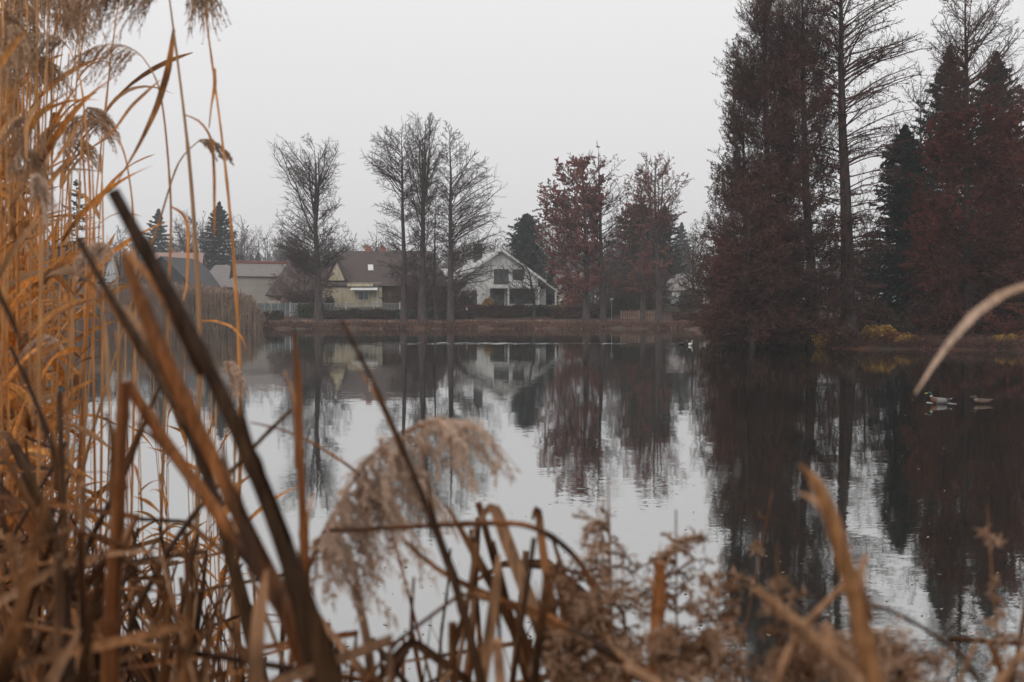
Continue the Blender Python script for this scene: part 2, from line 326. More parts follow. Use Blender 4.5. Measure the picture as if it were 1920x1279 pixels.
# ------------------------------------------------------------------ ground, water
WP = np.array([(-420, 2.4), (-40, 2.8), (-6, 3.1), (0, 3.4), (6, 3.0), (40, 3.2), (75, 8), (82, 30), (60, 52), (40, 59), (29.5, 61.5), (24.5, 63.2), (20.5, 64), (16.8, 67.5),
               (15.2, 74), (16.5, 88), (18.5, 100), (20.5, 122), (20.8, 130), (10, 131), (-20, 129.5), (-45, 130), (-62, 128), (-110, 118), (-420, 112)], float)
def shore(px_, py_):
    """signed distance to the water outline, positive on land"""
    p = np.stack([px_, py_], -1); best = np.full(px_.shape, 1e9); inside = np.zeros(px_.shape, bool)
    for i in range(len(WP)):
        a, b = WP[i], WP[(i + 1) % len(WP)]; ab = b - a; tt = np.clip(((p - a) @ ab) / (ab @ ab), 0, 1)
        best = np.minimum(best, np.linalg.norm(p - (a + tt[..., None] * ab), axis=-1))
        c = ((a[1] > py_) != (b[1] > py_)) & (px_ < (b[0] - a[0]) * (py_ - a[1]) / (b[1] - a[1] + 1e-12) + a[0]); inside ^= c
    return np.where(inside, -best, best)
def gz(x, y):
    x = np.asarray(x, float); y = np.asarray(y, float)
    sdv = shore(x, y)
    z = np.interp(sdv, [-30, -3, 0, .8, 3, 7, 15, 26, 32, 400], [-1.4, -1.0, -.02, .22, .42, .75, 1.25, 2.8, 3.1, 4.5])
    zc = np.interp(sdv, [-30, -3, 0, .8, 3, 7, 30], [-1.4, -1.0, -.02, .25, .45, .7, 1.3])
    k = np.clip((x - 14) / 6, 0, 1) * np.clip((125 - y) / 20, 0, 1); k = np.maximum(k, np.clip((40 - y) / 10, 0, 1))
    z = z * (1 - k) + zc * k
    z += np.where(sdv > 0, .05 * np.sin(x * .9 + 1.3 * np.sin(y * .5)) * np.clip(sdv, 0, 1), 0)
    return z
def G(x, y): return float(gz(np.array([x]), np.array([y]))[0])
def axis(segs): return np.concatenate([np.arange(a, b, s) for a, b, s in segs] + [[segs[-1][1]]])
gx = axis([(-400, -100, 12), (-100, -62, 2), (-62, 62, .8), (62, 100, 2), (100, 400, 12)])
gy = axis([(-60, -6, 6), (-6, 8, .5), (8, 50, 3), (50, 80, .6), (80, 124, 2), (124, 170, .6), (170, 260, 6), (260, 900, 40)])
GX, GY = np.meshgrid(gx, gy)
GZ = gz(GX, GY); nx, ny = len(gx), len(gy)
ii = (np.arange(ny - 1)[:, None] * nx + np.arange(nx - 1)[None]).ravel()
g = Geo().add(np.stack([GX, GY, GZ], -1), np.stack([ii, ii + 1, ii + nx + 1, ii + nx], -1))
struct(g.build('ground', M['ground']))
g = Geo().add([(-400, -5, 0), (400, -5, 0), (400, 140, 0), (-400, 140, 0)], [(0, 1, 2, 3)])
struct(g.build('water', M['water']))

# ------------------------------------------------------------------ trees
def tree(name, label, D, trunk, outline, r0, seed, n1=90, per2=9, per3=6, bark='bark_far', twig='twig', elev=(8, 45), bow=-.06,
         tw_r=.014, fol=None, group=None, cat='tree', flat=.3, ln2=.42, ln3=.4, minclear=.12, thick=1., leaders=0, per4=0, up2=.1, hpow=.5, ln4=.5):
    rng = np.random.default_rng(seed)
    trunk = [(trunk[0][0], trunk[0][1] + (trunk[-1][1] - trunk[0][1]) * .03)] + list(trunk[1:]); tp = np.array([P(x, y, D) for x, y in trunk])          # top..base
    tp = tp[::-1]; bz = G(tp[0, 0], D); tp[0, 2] = bz - .3
    H = tp[-1, 2] - bz; base = np.array([tp[0, 0], D, bz])
    zt = tp[:, 2]
    ks = 14; zz = np.linspace(bz - .3, tp[-1, 2], ks)
    xs = np.interp(zz, zt, tp[:, 0]) + np.cumsum(rng.normal(size=ks)) * .04; ys = D + np.cumsum(rng.normal(size=ks)) * .05
    hf = np.clip((zz - bz) / H, 0, 1); rr = r0 * (1 - hf) ** .9 + .012; rr *= 1 + .45 * np.exp(-hf * 22)
    TP = np.stack([xs, ys, zz], -1)
    root = empty(name, base, label, cat, group)
    g = Geo(); tubes(g, TP - base, rr, 10)
    def trunkat(z): return np.stack([np.interp(z, zz, xs), np.interp(z, zz, ys), z], -1)
    g.build('trunk', M[bark], root)
    ol = np.array(outline, float); oz = np.array([Z(v, D) for v in ol[:, 0]]); s = D / FPX
    o_ = np.argsort(oz); oz = oz[o_]; ol = ol[o_]
    # sample tip heights weighted by crown width
    zs = rng.random(n1 * 6); zs = oz[0] + (oz[-1] - oz[0]) * zs
    lx = (np.interp(zs, oz, ol[:, 1]) - 960) * s; rx = (np.interp(zs, oz, ol[:, 2]) - 960) * s
    wgt = (rx - lx) ** hpow; keep = rng.random(len(zs)) < wgt / wgt.max(); sel = np.where(keep)[0][:n1]
    zs = zs[sel]; c0 = np.interp(zs, zz, xs); rl = np.maximum(c0 - lx[sel], .1); rg = np.maximum(rx[sel] - c0, .1)
    az = rng.random(len(zs)) * 2 * np.pi; az = az - .28 * np.sin(2 * az); c = np.cos(az)
    rad = (.5 * (rl + rg) + .5 * (rg - rl) * c) * (rng.random(len(zs)) ** .5 * .5 + .66)
    tip = np.stack([c0 + rad * c, D + rad * np.sin(az), zs], -1)
    f = (zs - bz) / H; el = np.interp(f, [0, 1], elev) * (1 + .2 * rng.normal(size=len(zs)))
    z0 = np.clip(zs - rad * np.tan(np.radians(np.clip(el, -60, 75))), bz + minclear * H, tp[-1, 2] - .02 * H)
    st = trunkat(z0); k = 8; sp_ = np.linspace(0, 1, k)[None, :, None]
    B = st[:, None] * (1 - sp_) + tip[:, None] * sp_
    Ln = np.linalg.norm(tip - st, axis=1)
    B[..., 2] += (bow * Ln)[:, None] * (4 * sp_ * (1 - sp_))[..., 0]
    B += np.cumsum(rng.normal(size=B.shape), 1) * (Ln * .012)[:, None, None] * (sp_ > 0)
    if leaders:
        lz0 = bz + H * rng.uniform(.45, .65, leaders); lp = trunkat(lz0); lt = trunkat(np.full(leaders, tp[-1, 2] - H * .03) - H * .08 * rng.random(leaders)); a_ = rng.random(leaders) * 6.28
        off = np.stack([np.cos(a_), np.sin(a_), 0 * a_], -1) * rng.uniform(.5, 1.3, leaders)[:, None]
        q = np.linspace(0, 1, k)[None, :, None]; LB = lp[:, None] * (1 - q) + (lt + off)[:, None] * q + off[:, None] * .4 * np.sin(q * 3.14)
        g2r = np.full((leaders, 1), r0 * .38) * np.linspace(1, .15, k)[None]
    g = Geo()
    R1 = (np.clip(.009 * Ln + .012, .012, .11) * thick)[:, None] * np.linspace(1, .25, k)[None] ** .8
    tubes(g, B - base, R1, 5)
    if leaders: tubes(g, LB - base, g2r, 5); B2s = spawn(rng, LB, 14, .2, 1, 1., .16, 5, .2); tubes(g, B2s - base, np.full(B2s.shape[:2], .02), 3)
    allp = B
    ends = B
    if per2:
        C2 = spawn(rng, B, per2, .18, 1, .95, ln2, 5, up2, .035, flat); tubes(g, C2 - base, (np.linspace(1, .35, 5) * tw_r * 1.9)[None] * np.ones((len(C2), 1)), 3); ends = C2
        if per3:
            C3 = spawn(rng, C2, per3, .1, 1, .85, ln3, 3, up2, .04, flat); tubes(g, C3 - base, (np.array([1, .8, .4]) * tw_r)[None] * np.ones((len(C3), 1)), 3); ends = C3
            if per4:
                C4 = spawn(rng, C3, per4, .1, 1, .8, ln4, 2, up2, .0, flat); tubes(g, C4 - base, (np.array([.9, .4]) * tw_r)[None] * np.ones((len(C4), 1)), 3); ends = C4
    g.build('branches', M[twig], root)
    if fol:
        n, size, mt, elong, zlo, zhi, dens = fol
        src = C3 if (per2 and per3) else ends
        i = rng.integers(0, len(src), n); t_ = rng.random((n, 1)); pts = src[i, 0] * (1 - t_) + src[i, -1] * t_; dr = src[i, -1] - src[i, 0]
        h_ = (pts[:, 2] - bz) / H; cl = np.sin(pts[:, 0] * 1.1 + seed) * np.sin(pts[:, 2] * .9 + seed * 2) * np.sin(pts[:, 1] * 1.2)
        kp = (h_ > zlo) & (h_ < zhi) & (cl + rng.normal(size=n) * .25 > -dens)
        pts = pts[kp] + rng.normal(size=(kp.sum(), 3)) * size * .4; g = Geo(); leafquads(g, pts - base, size, rng, dr[kp] + np.array([0, 0, -.2]), elong); g.build('foliage', M[mt], root, smooth=False)
    return root

def conifer(name, label, D, cx, top, half, bot, seed, mt='fir', n1=170, per2=14, size=.3, droop=-14, group=None, r0=.2, dens=7, pw=.85, cat='conifer', bare=.0, gap=0.):
    """cone of drooping boughs clothed in needle sprays"""
    rng = np.random.default_rng(seed); tp = P(cx, top, D); bz = G(tp[0], D); base = np.array([tp[0], D, bz]); H = tp[2] - bz; rad0 = half * D / FPX
    zb = max(Z(bot, D) - bz, .3)
    root = empty(name, base, label, cat, group)
    g = Geo(); zz = np.linspace(-.2, H, 8); tubes(g, np.stack([0 * zz, 0 * zz, zz], -1), r0 * (1 - zz / H * .95), 8); g.build('trunk', M['bark_far'], root)
    f = (np.arange(n1) + rng.random(n1)) / n1; f = f ** 1.15; nw = max(int(n1 / 9), 8); f = np.clip(f + .35 / nw * np.sin(f * nw * 6.28), 0, 1); z = H - (H - zb) * f; L_ = rad0 * (f ** pw * .96 * np.clip(f / .16, 0, 1) ** .6 + .02) * (rng.random(n1) ** .7 * .75 + .45) * 1.15
    az = np.arange(n1) * 2.4 + rng.normal(size=n1) * .3; k = 6; s = np.linspace(0, 1, k)[None, :, None]
    el = np.radians(np.interp(f, [0, .25, 1], [35, 5, droop])); d = np.stack([np.cos(az) * np.cos(el), np.sin(az) * np.cos(el), np.sin(el)], -1)
    B = np.stack([0 * z, 0 * z, z], -1)[:, None] + d[:, None] * L_[:, None, None] * s; B[..., 2] += (L_[:, None] * .1 * s[..., 0] ** 2)
    g = Geo(); tubes(g, B, np.linspace(.05, .012, k)[None] * np.ones((n1, 1)), 4)
    C = spawn(rng, B, per2, .08, 1, .85, .3, 3, -.1, .03, .75, .5); tubes(g, C, np.array([.014, .01, .005])[None] * np.ones((len(C), 1)), 3)
    g.build('branches', M['bark_far'], root)
    n = len(C) * dens; i = rng.integers(0, len(C), n); t_ = rng.random((n, 1)); pts = C[i, 0] * (1 - t_) + C[i, -1] * t_; dr = nrm(C[i, -1] - C[i, 0])
    g = Geo(); pts = pts[rng.random(n) < .35 + .65 * np.clip((H - pts[:, 2]) / (H * .12), 0, 1)]; dr = nrm(rng.normal(size=(len(pts), 3)) * .6 + np.array([0, 0, -.25]) + nrm(pts * np.array([1, 1, 0]))); leafquads(g, pts, size * .40, rng, dr, 3.2); g.build('foliage', M[mt], root, smooth=False)
    return root

def shrub(name, label, D, x0, x1, top, mt, seed, depth=1.5, n=2500, size=.14, basepy=None, group=None, cat='shrub', twigs=60, box=False, bm='weedstem', fill=1.):
    rng = np.random.default_rng(seed); c = P((x0 + x1) / 2, 600, D); bz = G(c[0], D); base = np.array([c[0], D, bz]); H = max(Z(top, D) - bz, .3); hw = (x1 - x0) / 2 * D / FPX
    root = empty(name, base, label, cat, group)
    # stems
    a = rng.random(twigs) * 6.28; r = np.sqrt(rng.random(twigs)) ; k = 5; s = np.linspace(0, 1, k)[None, :, None]
    tipx = r * np.cos(a) * hw; tipy = r * np.sin(a) * depth; hh = H * (1 - (0 if box else .55) * r ** 2) * rng.uniform(.75, 1.05, twigs)
    st = np.stack([tipx * .75 if box else tipx * .35, tipy * .4, np.full(twigs, -.15)], -1); tp = np.stack([tipx, tipy, hh], -1)
    B = st[:, None] * (1 - s) + tp[:, None] * s + np.cumsum(rng.normal(size=(twigs, k, 3)), 1) * .03 * H * (s > 0)
    g = Geo(); tubes(g, B, np.linspace(.03, .008, k)[None] * np.ones((twigs, 1)), 4)
    C = spawn(rng, B, 8, .15, 1, .8, .35, 4, .15, .05); tubes(g, C, np.linspace(.012, .005, 4)[None] * np.ones((len(C), 1)), 3); 
    C3 = spawn(rng, C, 4, .1, 1, .8, .5, 2, .1, 0); tubes(g, C3, np.array([.008, .004])[None] * np.ones((len(C3), 1)), 3)
    g.build('branches', M[bm], root)
    if n:
        if box: pts = np.stack([rng.uniform(-hw, hw, n), rng.uniform(-depth, depth, n), rng.random(n) ** .8 * H], -1); pts[:, 2] *= 1 + .08 * np.sin(pts[:, 0] * 2.1) + .05 * rng.normal(size=n)
        else:
            i = rng.integers(0, len(C3), n); t_ = rng.random((n, 1)); pts = C3[i, 0] * (1 - t_) + C3[i, -1] * t_ + rng.normal(size=(n, 3)) * size * .5; pts[:, 2] = np.abs(pts[:, 2])
        g = Geo(); leafquads(g, pts, size, rng, None, 1.7); g.build('foliage', M[mt], root, smooth=False)
    return root
# ---- row of far bank trees (bald cypresses)
GRP = 'tall trees in a row on the far bank'
FB = 137
tree('bare_tree', 'tall bare tree with a flat spreading top and dark nests, standing alone at left', FB, [(588, 262), (592, 330), (590, 420), (595, 510), (597, 600)],
     [(252, 572, 612), (262, 530, 645), (285, 522, 652), (310, 535, 645), (350, 540, 625), (400, 528, 640), (430, 516, 645), (460, 525, 655), (490, 540, 640)], .52, 11, 120, 12, 9, elev=(20, 48), leaders=2, group=GRP, bow=-.03)
tree('bare_tree', 'bare tree with long left branches, leftmost of the group before the brown roof', FB, [(752, 228), (754, 400), (757, 600)],
     [(225, 742, 764), (250, 712, 780), (290, 688, 785), (320, 700, 790), (370, 705, 785), (430, 712, 790), (480, 715, 790), (520, 720, 790)], .40, 12, 120, 12, 8, elev=(4, 42), group=GRP, bow=.03)
tree('bare_tree', 'tallest bare far bank tree, its top split into several upright stems', FB - 1, [(796, 208), (793, 300), (791, 400), (792, 600)],
     [(206, 786, 806), (230, 768, 822), (300, 760, 828), (360, 762, 825), (430, 765, 822), (500, 770, 820), (530, 772, 818)], .50, 13, 130, 12, 8, elev=(20, 66), leaders=5, group=GRP)
tree('bare_tree', 'thin short bare tree standing between the two thickest trunks of the group', FB + 1, [(817, 352), (817, 600)],
     [(350, 812, 822), (400, 800, 834), (480, 796, 840), (540, 800, 836)], .2, 14, 45, 8, 6, elev=(10, 40), group=GRP)
tree('bare_tree', 'bare tree with long right branches in front of the left side of the white house', FB - 2, [(842, 228), (845, 330), (846, 430), (846, 602)],
     [(226, 834, 850), (260, 826, 868), (300, 822, 900), (325, 820, 930), (370, 818, 922), (410, 815, 930), (440, 815, 945), (480, 812, 925), (520, 812, 930)], .45, 15, 140, 12, 8, elev=(2, 46), group=GRP, bow=.04)
tree('bare_tree', 'tree with rust coloured leaves and a rounded top, left of the middle pair', FB, [(1090, 285), (1095, 400), (1100, 600)],
     [(283, 1072, 1110), (300, 1045, 1122), (340, 1028, 1130), (370, 1020, 1128), (420, 1022, 1120), (480, 1030, 1125), (540, 1034, 1128)], .45, 16, 120, 10, 7, elev=(18, 50), fol=(170000, .115, 'rust', 1.5, .1, 1, .12), group=GRP)
tree('bare_tree', 'slender mostly bare tree just right of the rust coloured round tree', FB, [(1126, 264), (1128, 400), (1130, 600)],
     [(262, 1120, 1136), (300, 1110, 1158), (340, 1106, 1184), (380, 1100, 1188), (440, 1110, 1172), (500, 1110, 1168), (550, 1112, 1165)], .36, 17, 90, 10, 7, elev=(10, 50), fol=(14000, .10, 'rust', 1.5, .2, 1, -.1), group=GRP)
tree('bare_tree', 'thin tree with a few rust leaves, just left of the twin topped tree', FB, [(1197, 310), (1202, 420), (1207, 600)],
     [(312, 1188, 1202), (335, 1164, 1215), (380, 1156, 1220), (440, 1152, 1218), (500, 1160, 1222), (550, 1165, 1225)], .34, 18, 80, 10, 7, elev=(10, 45), fol=(26000, .105, 'rust', 1.5, .2, 1, 0.), group=GRP)
tree('bare_tree', 'twin topped tree with sparse rust leaves, furthest right of the far row', FB - 3, [(1228, 282), (1228, 380), (1232, 480), (1236, 602)],
     [(278, 1205, 1245), (300, 1195, 1262), (330, 1195, 1280), (380, 1190, 1272), (430, 1188, 1262), (480, 1190, 1262), (540, 1190, 1262)], .40, 19, 100, 10, 7, elev=(10, 52), leaders=3, fol=(26000, .105, 'rust', 1.5, .3, 1, -.05), group=GRP)
tree('bare_tree', 'small crooked bare tree in front of the right side of the white house', FB + 6, [(975, 478), (992, 510), (1000, 550), (1000, 600)],
     [(470, 955, 990), (490, 945, 1010), (520, 940, 1020), (550, 955, 1020)], .22, 20, 34, 8, 5, elev=(30, 50), minclear=.3)
tree('bare_tree', 'bare tree half hidden behind the left end of the big dark thicket', 150, [(1300, 440), (1300, 595)],
     [(440, 1285, 1315), (480, 1265, 1335), (530, 1262, 1338), (560, 1270, 1330)], .22, 21, 70, 9, 6, elev=(20, 50))
for i, (x, top, hw_, D_, lab) in enumerate([(572, 478, 58, 149, 'low spreading reddish twiggy tree before the low wing of the cottage'), (792, 470, 48, 148, 'low twiggy tree behind the upright stemmed tree, before the brown wing'), (1135, 470, 46, 150, 'low twiggy brown tree behind the slender pair of trunks'), (1215, 480, 44, 150, 'low twiggy brown tree behind the twin topped tree'), (855, 500, 34, 149, 'low twiggy tree left of the white house wall')]):
    tree('bare_tree', lab, D_, [(x, top + 4), (x, 592)], [(top, x - hw_ * .4, x + hw_ * .4), (top + 25, x - hw_ * .85, x + hw_ * .85), (top + 60, x - hw_, x + hw_), (590, x - hw_, x + hw_)], .16, 160 + i, 90, 10, 8, twig='twig_red', elev=(25, 50), tw_r=.013, minclear=.1, fol=(5000, .09, 'brown_leaf', 2, 0, 1, .3))
# mistletoe / nests
for i, (px, py, r_, lab) in enumerate([(568, 413, .85, 'dark ball of twigs high in the flat topped bare tree, largest one'), (519, 423, .5, 'small dark ball of twigs at the left tip of the flat topped bare tree'), (632, 413, .5, 'small dark ball of twigs on the right side of the flat topped bare tree')]):
    rng = np.random.default_rng(90 + i); c = P(px, py, FB); d = nrm(rng.normal(size=(900, 3))); r1 = rng.random((900, 1)) ** .5 * r_
    s = np.linspace(0, 1, 3)[None, :, None]; A = d * r1 * .5; B_ = d * r1 + rng.normal(size=(900, 3)) * .15
    g = Geo(); tubes(g, A[:, None] * (1 - s) + B_[:, None] * s, np.array([.02, .017, .012])[None] * np.ones((900, 1)), 3)
    tag(g.build('twig_nest', M['bark'], origin=c), lab, 'nest', 'nests in the bare tree')
# ---- background evergreens and bare trees
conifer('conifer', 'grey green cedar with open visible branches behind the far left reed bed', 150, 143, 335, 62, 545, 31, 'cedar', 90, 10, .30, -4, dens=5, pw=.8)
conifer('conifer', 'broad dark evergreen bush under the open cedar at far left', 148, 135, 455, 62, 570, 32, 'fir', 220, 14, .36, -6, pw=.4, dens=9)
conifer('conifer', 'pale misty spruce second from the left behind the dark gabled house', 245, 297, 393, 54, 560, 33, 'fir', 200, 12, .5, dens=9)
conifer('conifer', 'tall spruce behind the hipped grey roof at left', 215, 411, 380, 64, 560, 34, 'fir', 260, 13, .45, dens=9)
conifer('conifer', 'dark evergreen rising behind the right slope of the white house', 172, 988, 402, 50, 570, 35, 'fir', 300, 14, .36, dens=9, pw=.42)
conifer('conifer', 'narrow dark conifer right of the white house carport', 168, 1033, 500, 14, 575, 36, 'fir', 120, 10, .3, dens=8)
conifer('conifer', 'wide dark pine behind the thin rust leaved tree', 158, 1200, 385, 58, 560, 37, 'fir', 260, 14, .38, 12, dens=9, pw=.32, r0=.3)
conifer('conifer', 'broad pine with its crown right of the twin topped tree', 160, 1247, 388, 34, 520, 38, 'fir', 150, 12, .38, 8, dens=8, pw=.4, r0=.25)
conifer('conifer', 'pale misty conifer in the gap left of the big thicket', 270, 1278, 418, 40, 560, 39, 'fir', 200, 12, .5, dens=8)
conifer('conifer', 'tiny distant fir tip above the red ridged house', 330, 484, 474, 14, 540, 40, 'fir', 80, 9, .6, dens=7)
for i, (x, top, hw_, D_, lab) in enumerate([(225, 425, 42, 185, 'bare branching tree behind the dark gabled house'), (352, 392, 30, 190, 'slim bare tree between the two left spruces'), (1040, 400, 40, 190, 'bare tree behind the rust coloured round tree'),
        (960, 420, 30, 200, 'bare tree behind the roof of the white house'), (640, 455, 50, 210, 'low bushy bare tree behind the cottage roof, right of the flat topped tree'), (548, 470, 42, 200, 'low bushy bare tree behind the cottage roof, left of the flat topped tree'),
        (700, 445, 36, 230, 'hazy bare tree behind the brick chimneys'), (895, 455, 50, 230, 'hazy bare tree behind the dark chimney of the white house'), (15, 430, 60, 190, 'bare tree at the left edge behind the golden reeds')]):
    tree('bare_tree', lab, D_, [(x, top + 6), (x, 585)], [(top, x - hw_ * .3, x + hw_ * .3), (top + 30, x - hw_ * .8, x + hw_ * .8), (top + 75, x - hw_, x + hw_), (top + 110, x - hw_, x + hw_)], .25, 60 + i, 60, 9, 7, elev=(40, 55), tw_r=.018, minclear=.15)
# distant misty wood on the horizon: one mass
rng = np.random.default_rng(5); g = Geo(); n = 800
xs_ = rng.uniform(-240, 240, n); ys_ = rng.uniform(330, 420, n); hs_ = 13 + 10 * rng.random(n) + 3 * np.sin(xs_ * .05)
base_ = np.stack([xs_, ys_, np.full(n, 3.5)], -1); s = np.linspace(0, 1, 5)[None, :, None]
T_ = base_[:, None] + s * (np.stack([0 * xs_, 0 * xs_, hs_], -1))[:, None]
tubes(g, T_, np.linspace(.3, .05, 5)[None] * np.ones((n, 1)), 4)
A_ = spawn(rng, T_, 16, .15, 1, .8, .5, 4, .15, .04); tubes(g, A_, np.linspace(.09, .04, 4)[None] * np.ones((len(A_), 1)), 3)
A2 = spawn(rng, A_, 9, .1, 1, .8, .45, 2, .1, 0); tubes(g, A2, np.array([.06, .03])[None] * np.ones((len(A2), 1)), 3)
i = rng.integers(0, len(A2), 30000); t_ = rng.random((30000, 1)); leafquads(g, A2[i, 0] * (1 - t_) + A2[i, -1] * t_, .38, rng, None, 2.)
tag(g.build('distant_wood', M['twig']), 'misty line of far bare trees on the horizon', 'wood', kind='stuff')

# ---- right hand promontory, about 65 m away
GR = 'tall dense trees on the right bank'
tree('dense_tree', 'densely twigged brown tree forming the left edge of the right hand thicket', 69, [(1440, -110), (1440, 300), (1445, 640)],
     [(-110, 1425, 1455), (-40, 1400, 1490), (10, 1388, 1505), (100, 1368, 1510), (200, 1362, 1505), (300, 1346, 1505), (400, 1328, 1510), (480, 1310, 1510), (540, 1298, 1515), (600, 1312, 1510), (640, 1330, 1500)], .30, 41, 400, 14, 9, 'bark', 'twig_near', elev=(-8, 62), tw_r=.008, per4=3, ln4=.7, up2=.35, group=GR, minclear=.04, bow=-.04,
     fol=(60000, .06, 'brown_leaf', 2.2, 0, .8, .3), thick=.6, flat=.0, ln2=.36)
tree('dense_tree', 'tall densely twigged reddish tree just left of the bare tall trunk', 66, [(1505, -95), (1512, 300), (1525, 640)],
     [(-95, 1498, 1512), (0, 1450, 1560), (100, 1440, 1570), (200, 1435, 1575), (300, 1425, 1580), (400, 1415, 1590), (500, 1400, 1600), (600, 1395, 1605), (645, 1400, 1600)], .34, 42, 380, 14, 9, 'bark', 'twig_near', elev=(-6, 56), tw_r=.008, per4=3, ln4=.7, up2=.3, group=GR, minclear=.04,
     fol=(80000, .06, 'rust_brown', 2.2, 0, .75, .2), thick=.6, flat=.0, ln2=.36)
tree('dense_tree', 'low spreading brown tree filling the foot of the thicket', 64.6, [(1400, 330), (1405, 500), (1410, 642)],
     [(330, 1390, 1412), (420, 1350, 1460), (500, 1330, 1490), (580, 1320, 1500), (635, 1325, 1500)], .2, 43, 200, 12, 8, 'bark', 'twig_near', elev=(-10, 40), tw_r=.0085, group=GR, minclear=.03, fol=(50000, .065, 'rust_brown', 2, 0, 1, .1), thick=.6, flat=.1)
tree('dense_tree', 'slim densely twigged tree filling the left flank of the thicket at mid height', 71, [(1392, 130), (1396, 350), (1402, 640)],
     [(130, 1380, 1402), (200, 1362, 1440), (300, 1344, 1460), (400, 1326, 1470), (500, 1305, 1480), (600, 1310, 1480)], .22, 52, 230, 13, 9, 'bark', 'twig_near', elev=(0, 60), tw_r=.008, per4=2, ln4=.7, up2=.3, group=GR, minclear=.04, fol=(30000, .06, 'brown_leaf', 2.2, 0, 1, .3), thick=.6, flat=0., ln2=.36)
tree('bare_tree', 'brown twiggy tree low behind the very tall bare trunk', 84, [(1622, 400), (1620, 620)], [(400, 1608, 1636), (470, 1575, 1665), (550, 1560, 1680), (610, 1560, 1680)], .2, 53, 130, 11, 8, 'bark', 'twig_near', elev=(20, 50), tw_r=.012, minclear=.03)
tree('tall_bare_tree', 'very tall bare tree with straight dark trunk and level branches beside the dense thicket', 65.5, [(1562, -150), (1572, 0), (1575, 200), (1582, 400), (1592, 645)],
     [(-150, 1555, 1570), (-40, 1500, 1650), (40, 1495, 1690), (85, 1490, 1712), (150, 1492, 1700), (220, 1495, 1690), (300, 1500, 1680), (380, 1510, 1668), (460, 1515, 1660), (540, 1520, 1655), (620, 1530, 1650)], .46, 44, 210, 13, 7, 'bark', 'twig_near', elev=(-6, 34), tw_r=.0085, group=GR, minclear=.06, bow=.05, flat=.6, ln2=.34, thick=1.05,
     fol=(12000, .06, 'brown_leaf', 2, 0, 1, .0))
tree('red_tree', 'dark red leaved tree with a tall bare top at the right edge of the photo', 67, [(1806, -70), (1808, 100), (1812, 350), (1815, 645)],
     [(-70, 1798, 1812), (0, 1752, 1870), (60, 1745, 1900), (120, 1750, 1920), (180, 1760, 1930), (240, 1740, 1910), (330, 1722, 1930), (420, 1712, 1940), (520, 1715, 1940), (610, 1730, 1930)], .30, 45, 280, 13, 8, 'bark', 'twig_near', elev=(-6, 50), tw_r=.009, group=GR, minclear=.05, flat=.2,
     fol=(200000, .07, 'rust_dark', 2, 0, .62, .45))
tree('red_tree', 'dark reddish tree standing behind the right edge of the photo', 72, [(1940, 120), (1935, 350), (1930, 640)],
     [(120, 1930, 1950), (200, 1880, 2000), (320, 1850, 2020), (460, 1845, 2030), (600, 1850, 2020)], .26, 46, 200, 12, 8, 'bark', 'twig_near', elev=(-4, 48), tw_r=.01, group=GR, minclear=.05, fol=(120000, .08, 'rust_dark', 2, 0, .95, .35))
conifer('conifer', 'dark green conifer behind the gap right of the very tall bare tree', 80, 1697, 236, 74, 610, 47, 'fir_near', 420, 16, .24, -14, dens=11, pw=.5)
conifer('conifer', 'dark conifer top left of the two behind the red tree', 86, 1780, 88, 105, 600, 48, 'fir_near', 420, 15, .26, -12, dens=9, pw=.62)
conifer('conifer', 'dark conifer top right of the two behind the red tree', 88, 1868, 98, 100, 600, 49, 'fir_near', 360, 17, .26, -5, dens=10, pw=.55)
tree('bare_tree', 'pale bare tree with upright boughs seen between the tall bare tree and the conifers', 98, [(1722, 122), (1720, 300), (1716, 620)],
     [(120, 1705, 1740), (180, 1680, 1765), (260, 1660, 1775), (340, 1655, 1760), (420, 1665, 1750)], .26, 50, 90, 10, 7, elev=(45, 65), tw_r=.013)
tree('bare_tree', 'thin dark trunked tree rising inside the brown thicket beside the water', 74, [(1458, 330), (1460, 640)],
     [(330, 1450, 1466), (420, 1425, 1490), (520, 1415, 1500), (600, 1415, 1500)], .2, 51, 80, 10, 7, 'bark', 'twig_near', elev=(0, 45), tw_r=.01)
# understory
SG = 'low twiggy shrubs along the right bank'
SL = ['twiggy shrub at the far left foot of the right hand thicket', 'brown twiggy shrub at the foot of the leftmost dense tree', 'brown twiggy shrub between the dense trees at the water edge', 'brown twiggy shrub just left of the very tall bare trunk', 'brown twiggy shrub behind the larger golden shrub',
      'brown twiggy shrub in front of the dark green conifer', 'rusty twiggy shrub under the red tree trunk', 'brown twiggy shrub at the right edge under the red trees', 'lowest grey brown shrub at the left tip of the right bank', 'grey brown shrub close behind the golden shrubs']
for i, (x0, x1, top, D_, mt, n_) in enumerate([(1310, 1400, 560, 82, 'brown_leaf', 5000), (1370, 1470, 575, 70, 'brown_leaf', 6000), (1450, 1550, 585, 67, 'brown_leaf', 6000), (1530, 1610, 600, 66, 'brown_leaf', 5000), (1600, 1680, 560, 74, 'brown_leaf', 4000),
        (1690, 1790, 560, 72, 'brown_leaf', 7000), (1770, 1880, 560, 72, 'rust_dark', 8000), (1850, 1950, 560, 71, 'brown_leaf', 8000), (1340, 1420, 618, 74, 'hedge', 3000), (1600, 1720, 590, 70, 'hedge', 6000)]):
    shrub('twiggy_shrub', SL[i], D_, x0, x1, top, mt, 200 + i, 2., n_, .11, group=SG, twigs=110)
shrub('golden_shrub', 'golden yellow and orange shrub at the water edge right of the tall bare trunk', 66, 1608, 1686, 611, 'gold_shrub', 230, 1.1, 7000, .085, twigs=90, bm='weedstem')
shrub('golden_shrub', 'small yellow tuft right of the larger golden shrub at the water edge', 65, 1675, 1730, 628, 'gold_shrub', 231, .8, 2600, .075, twigs=50, bm='weedstem')
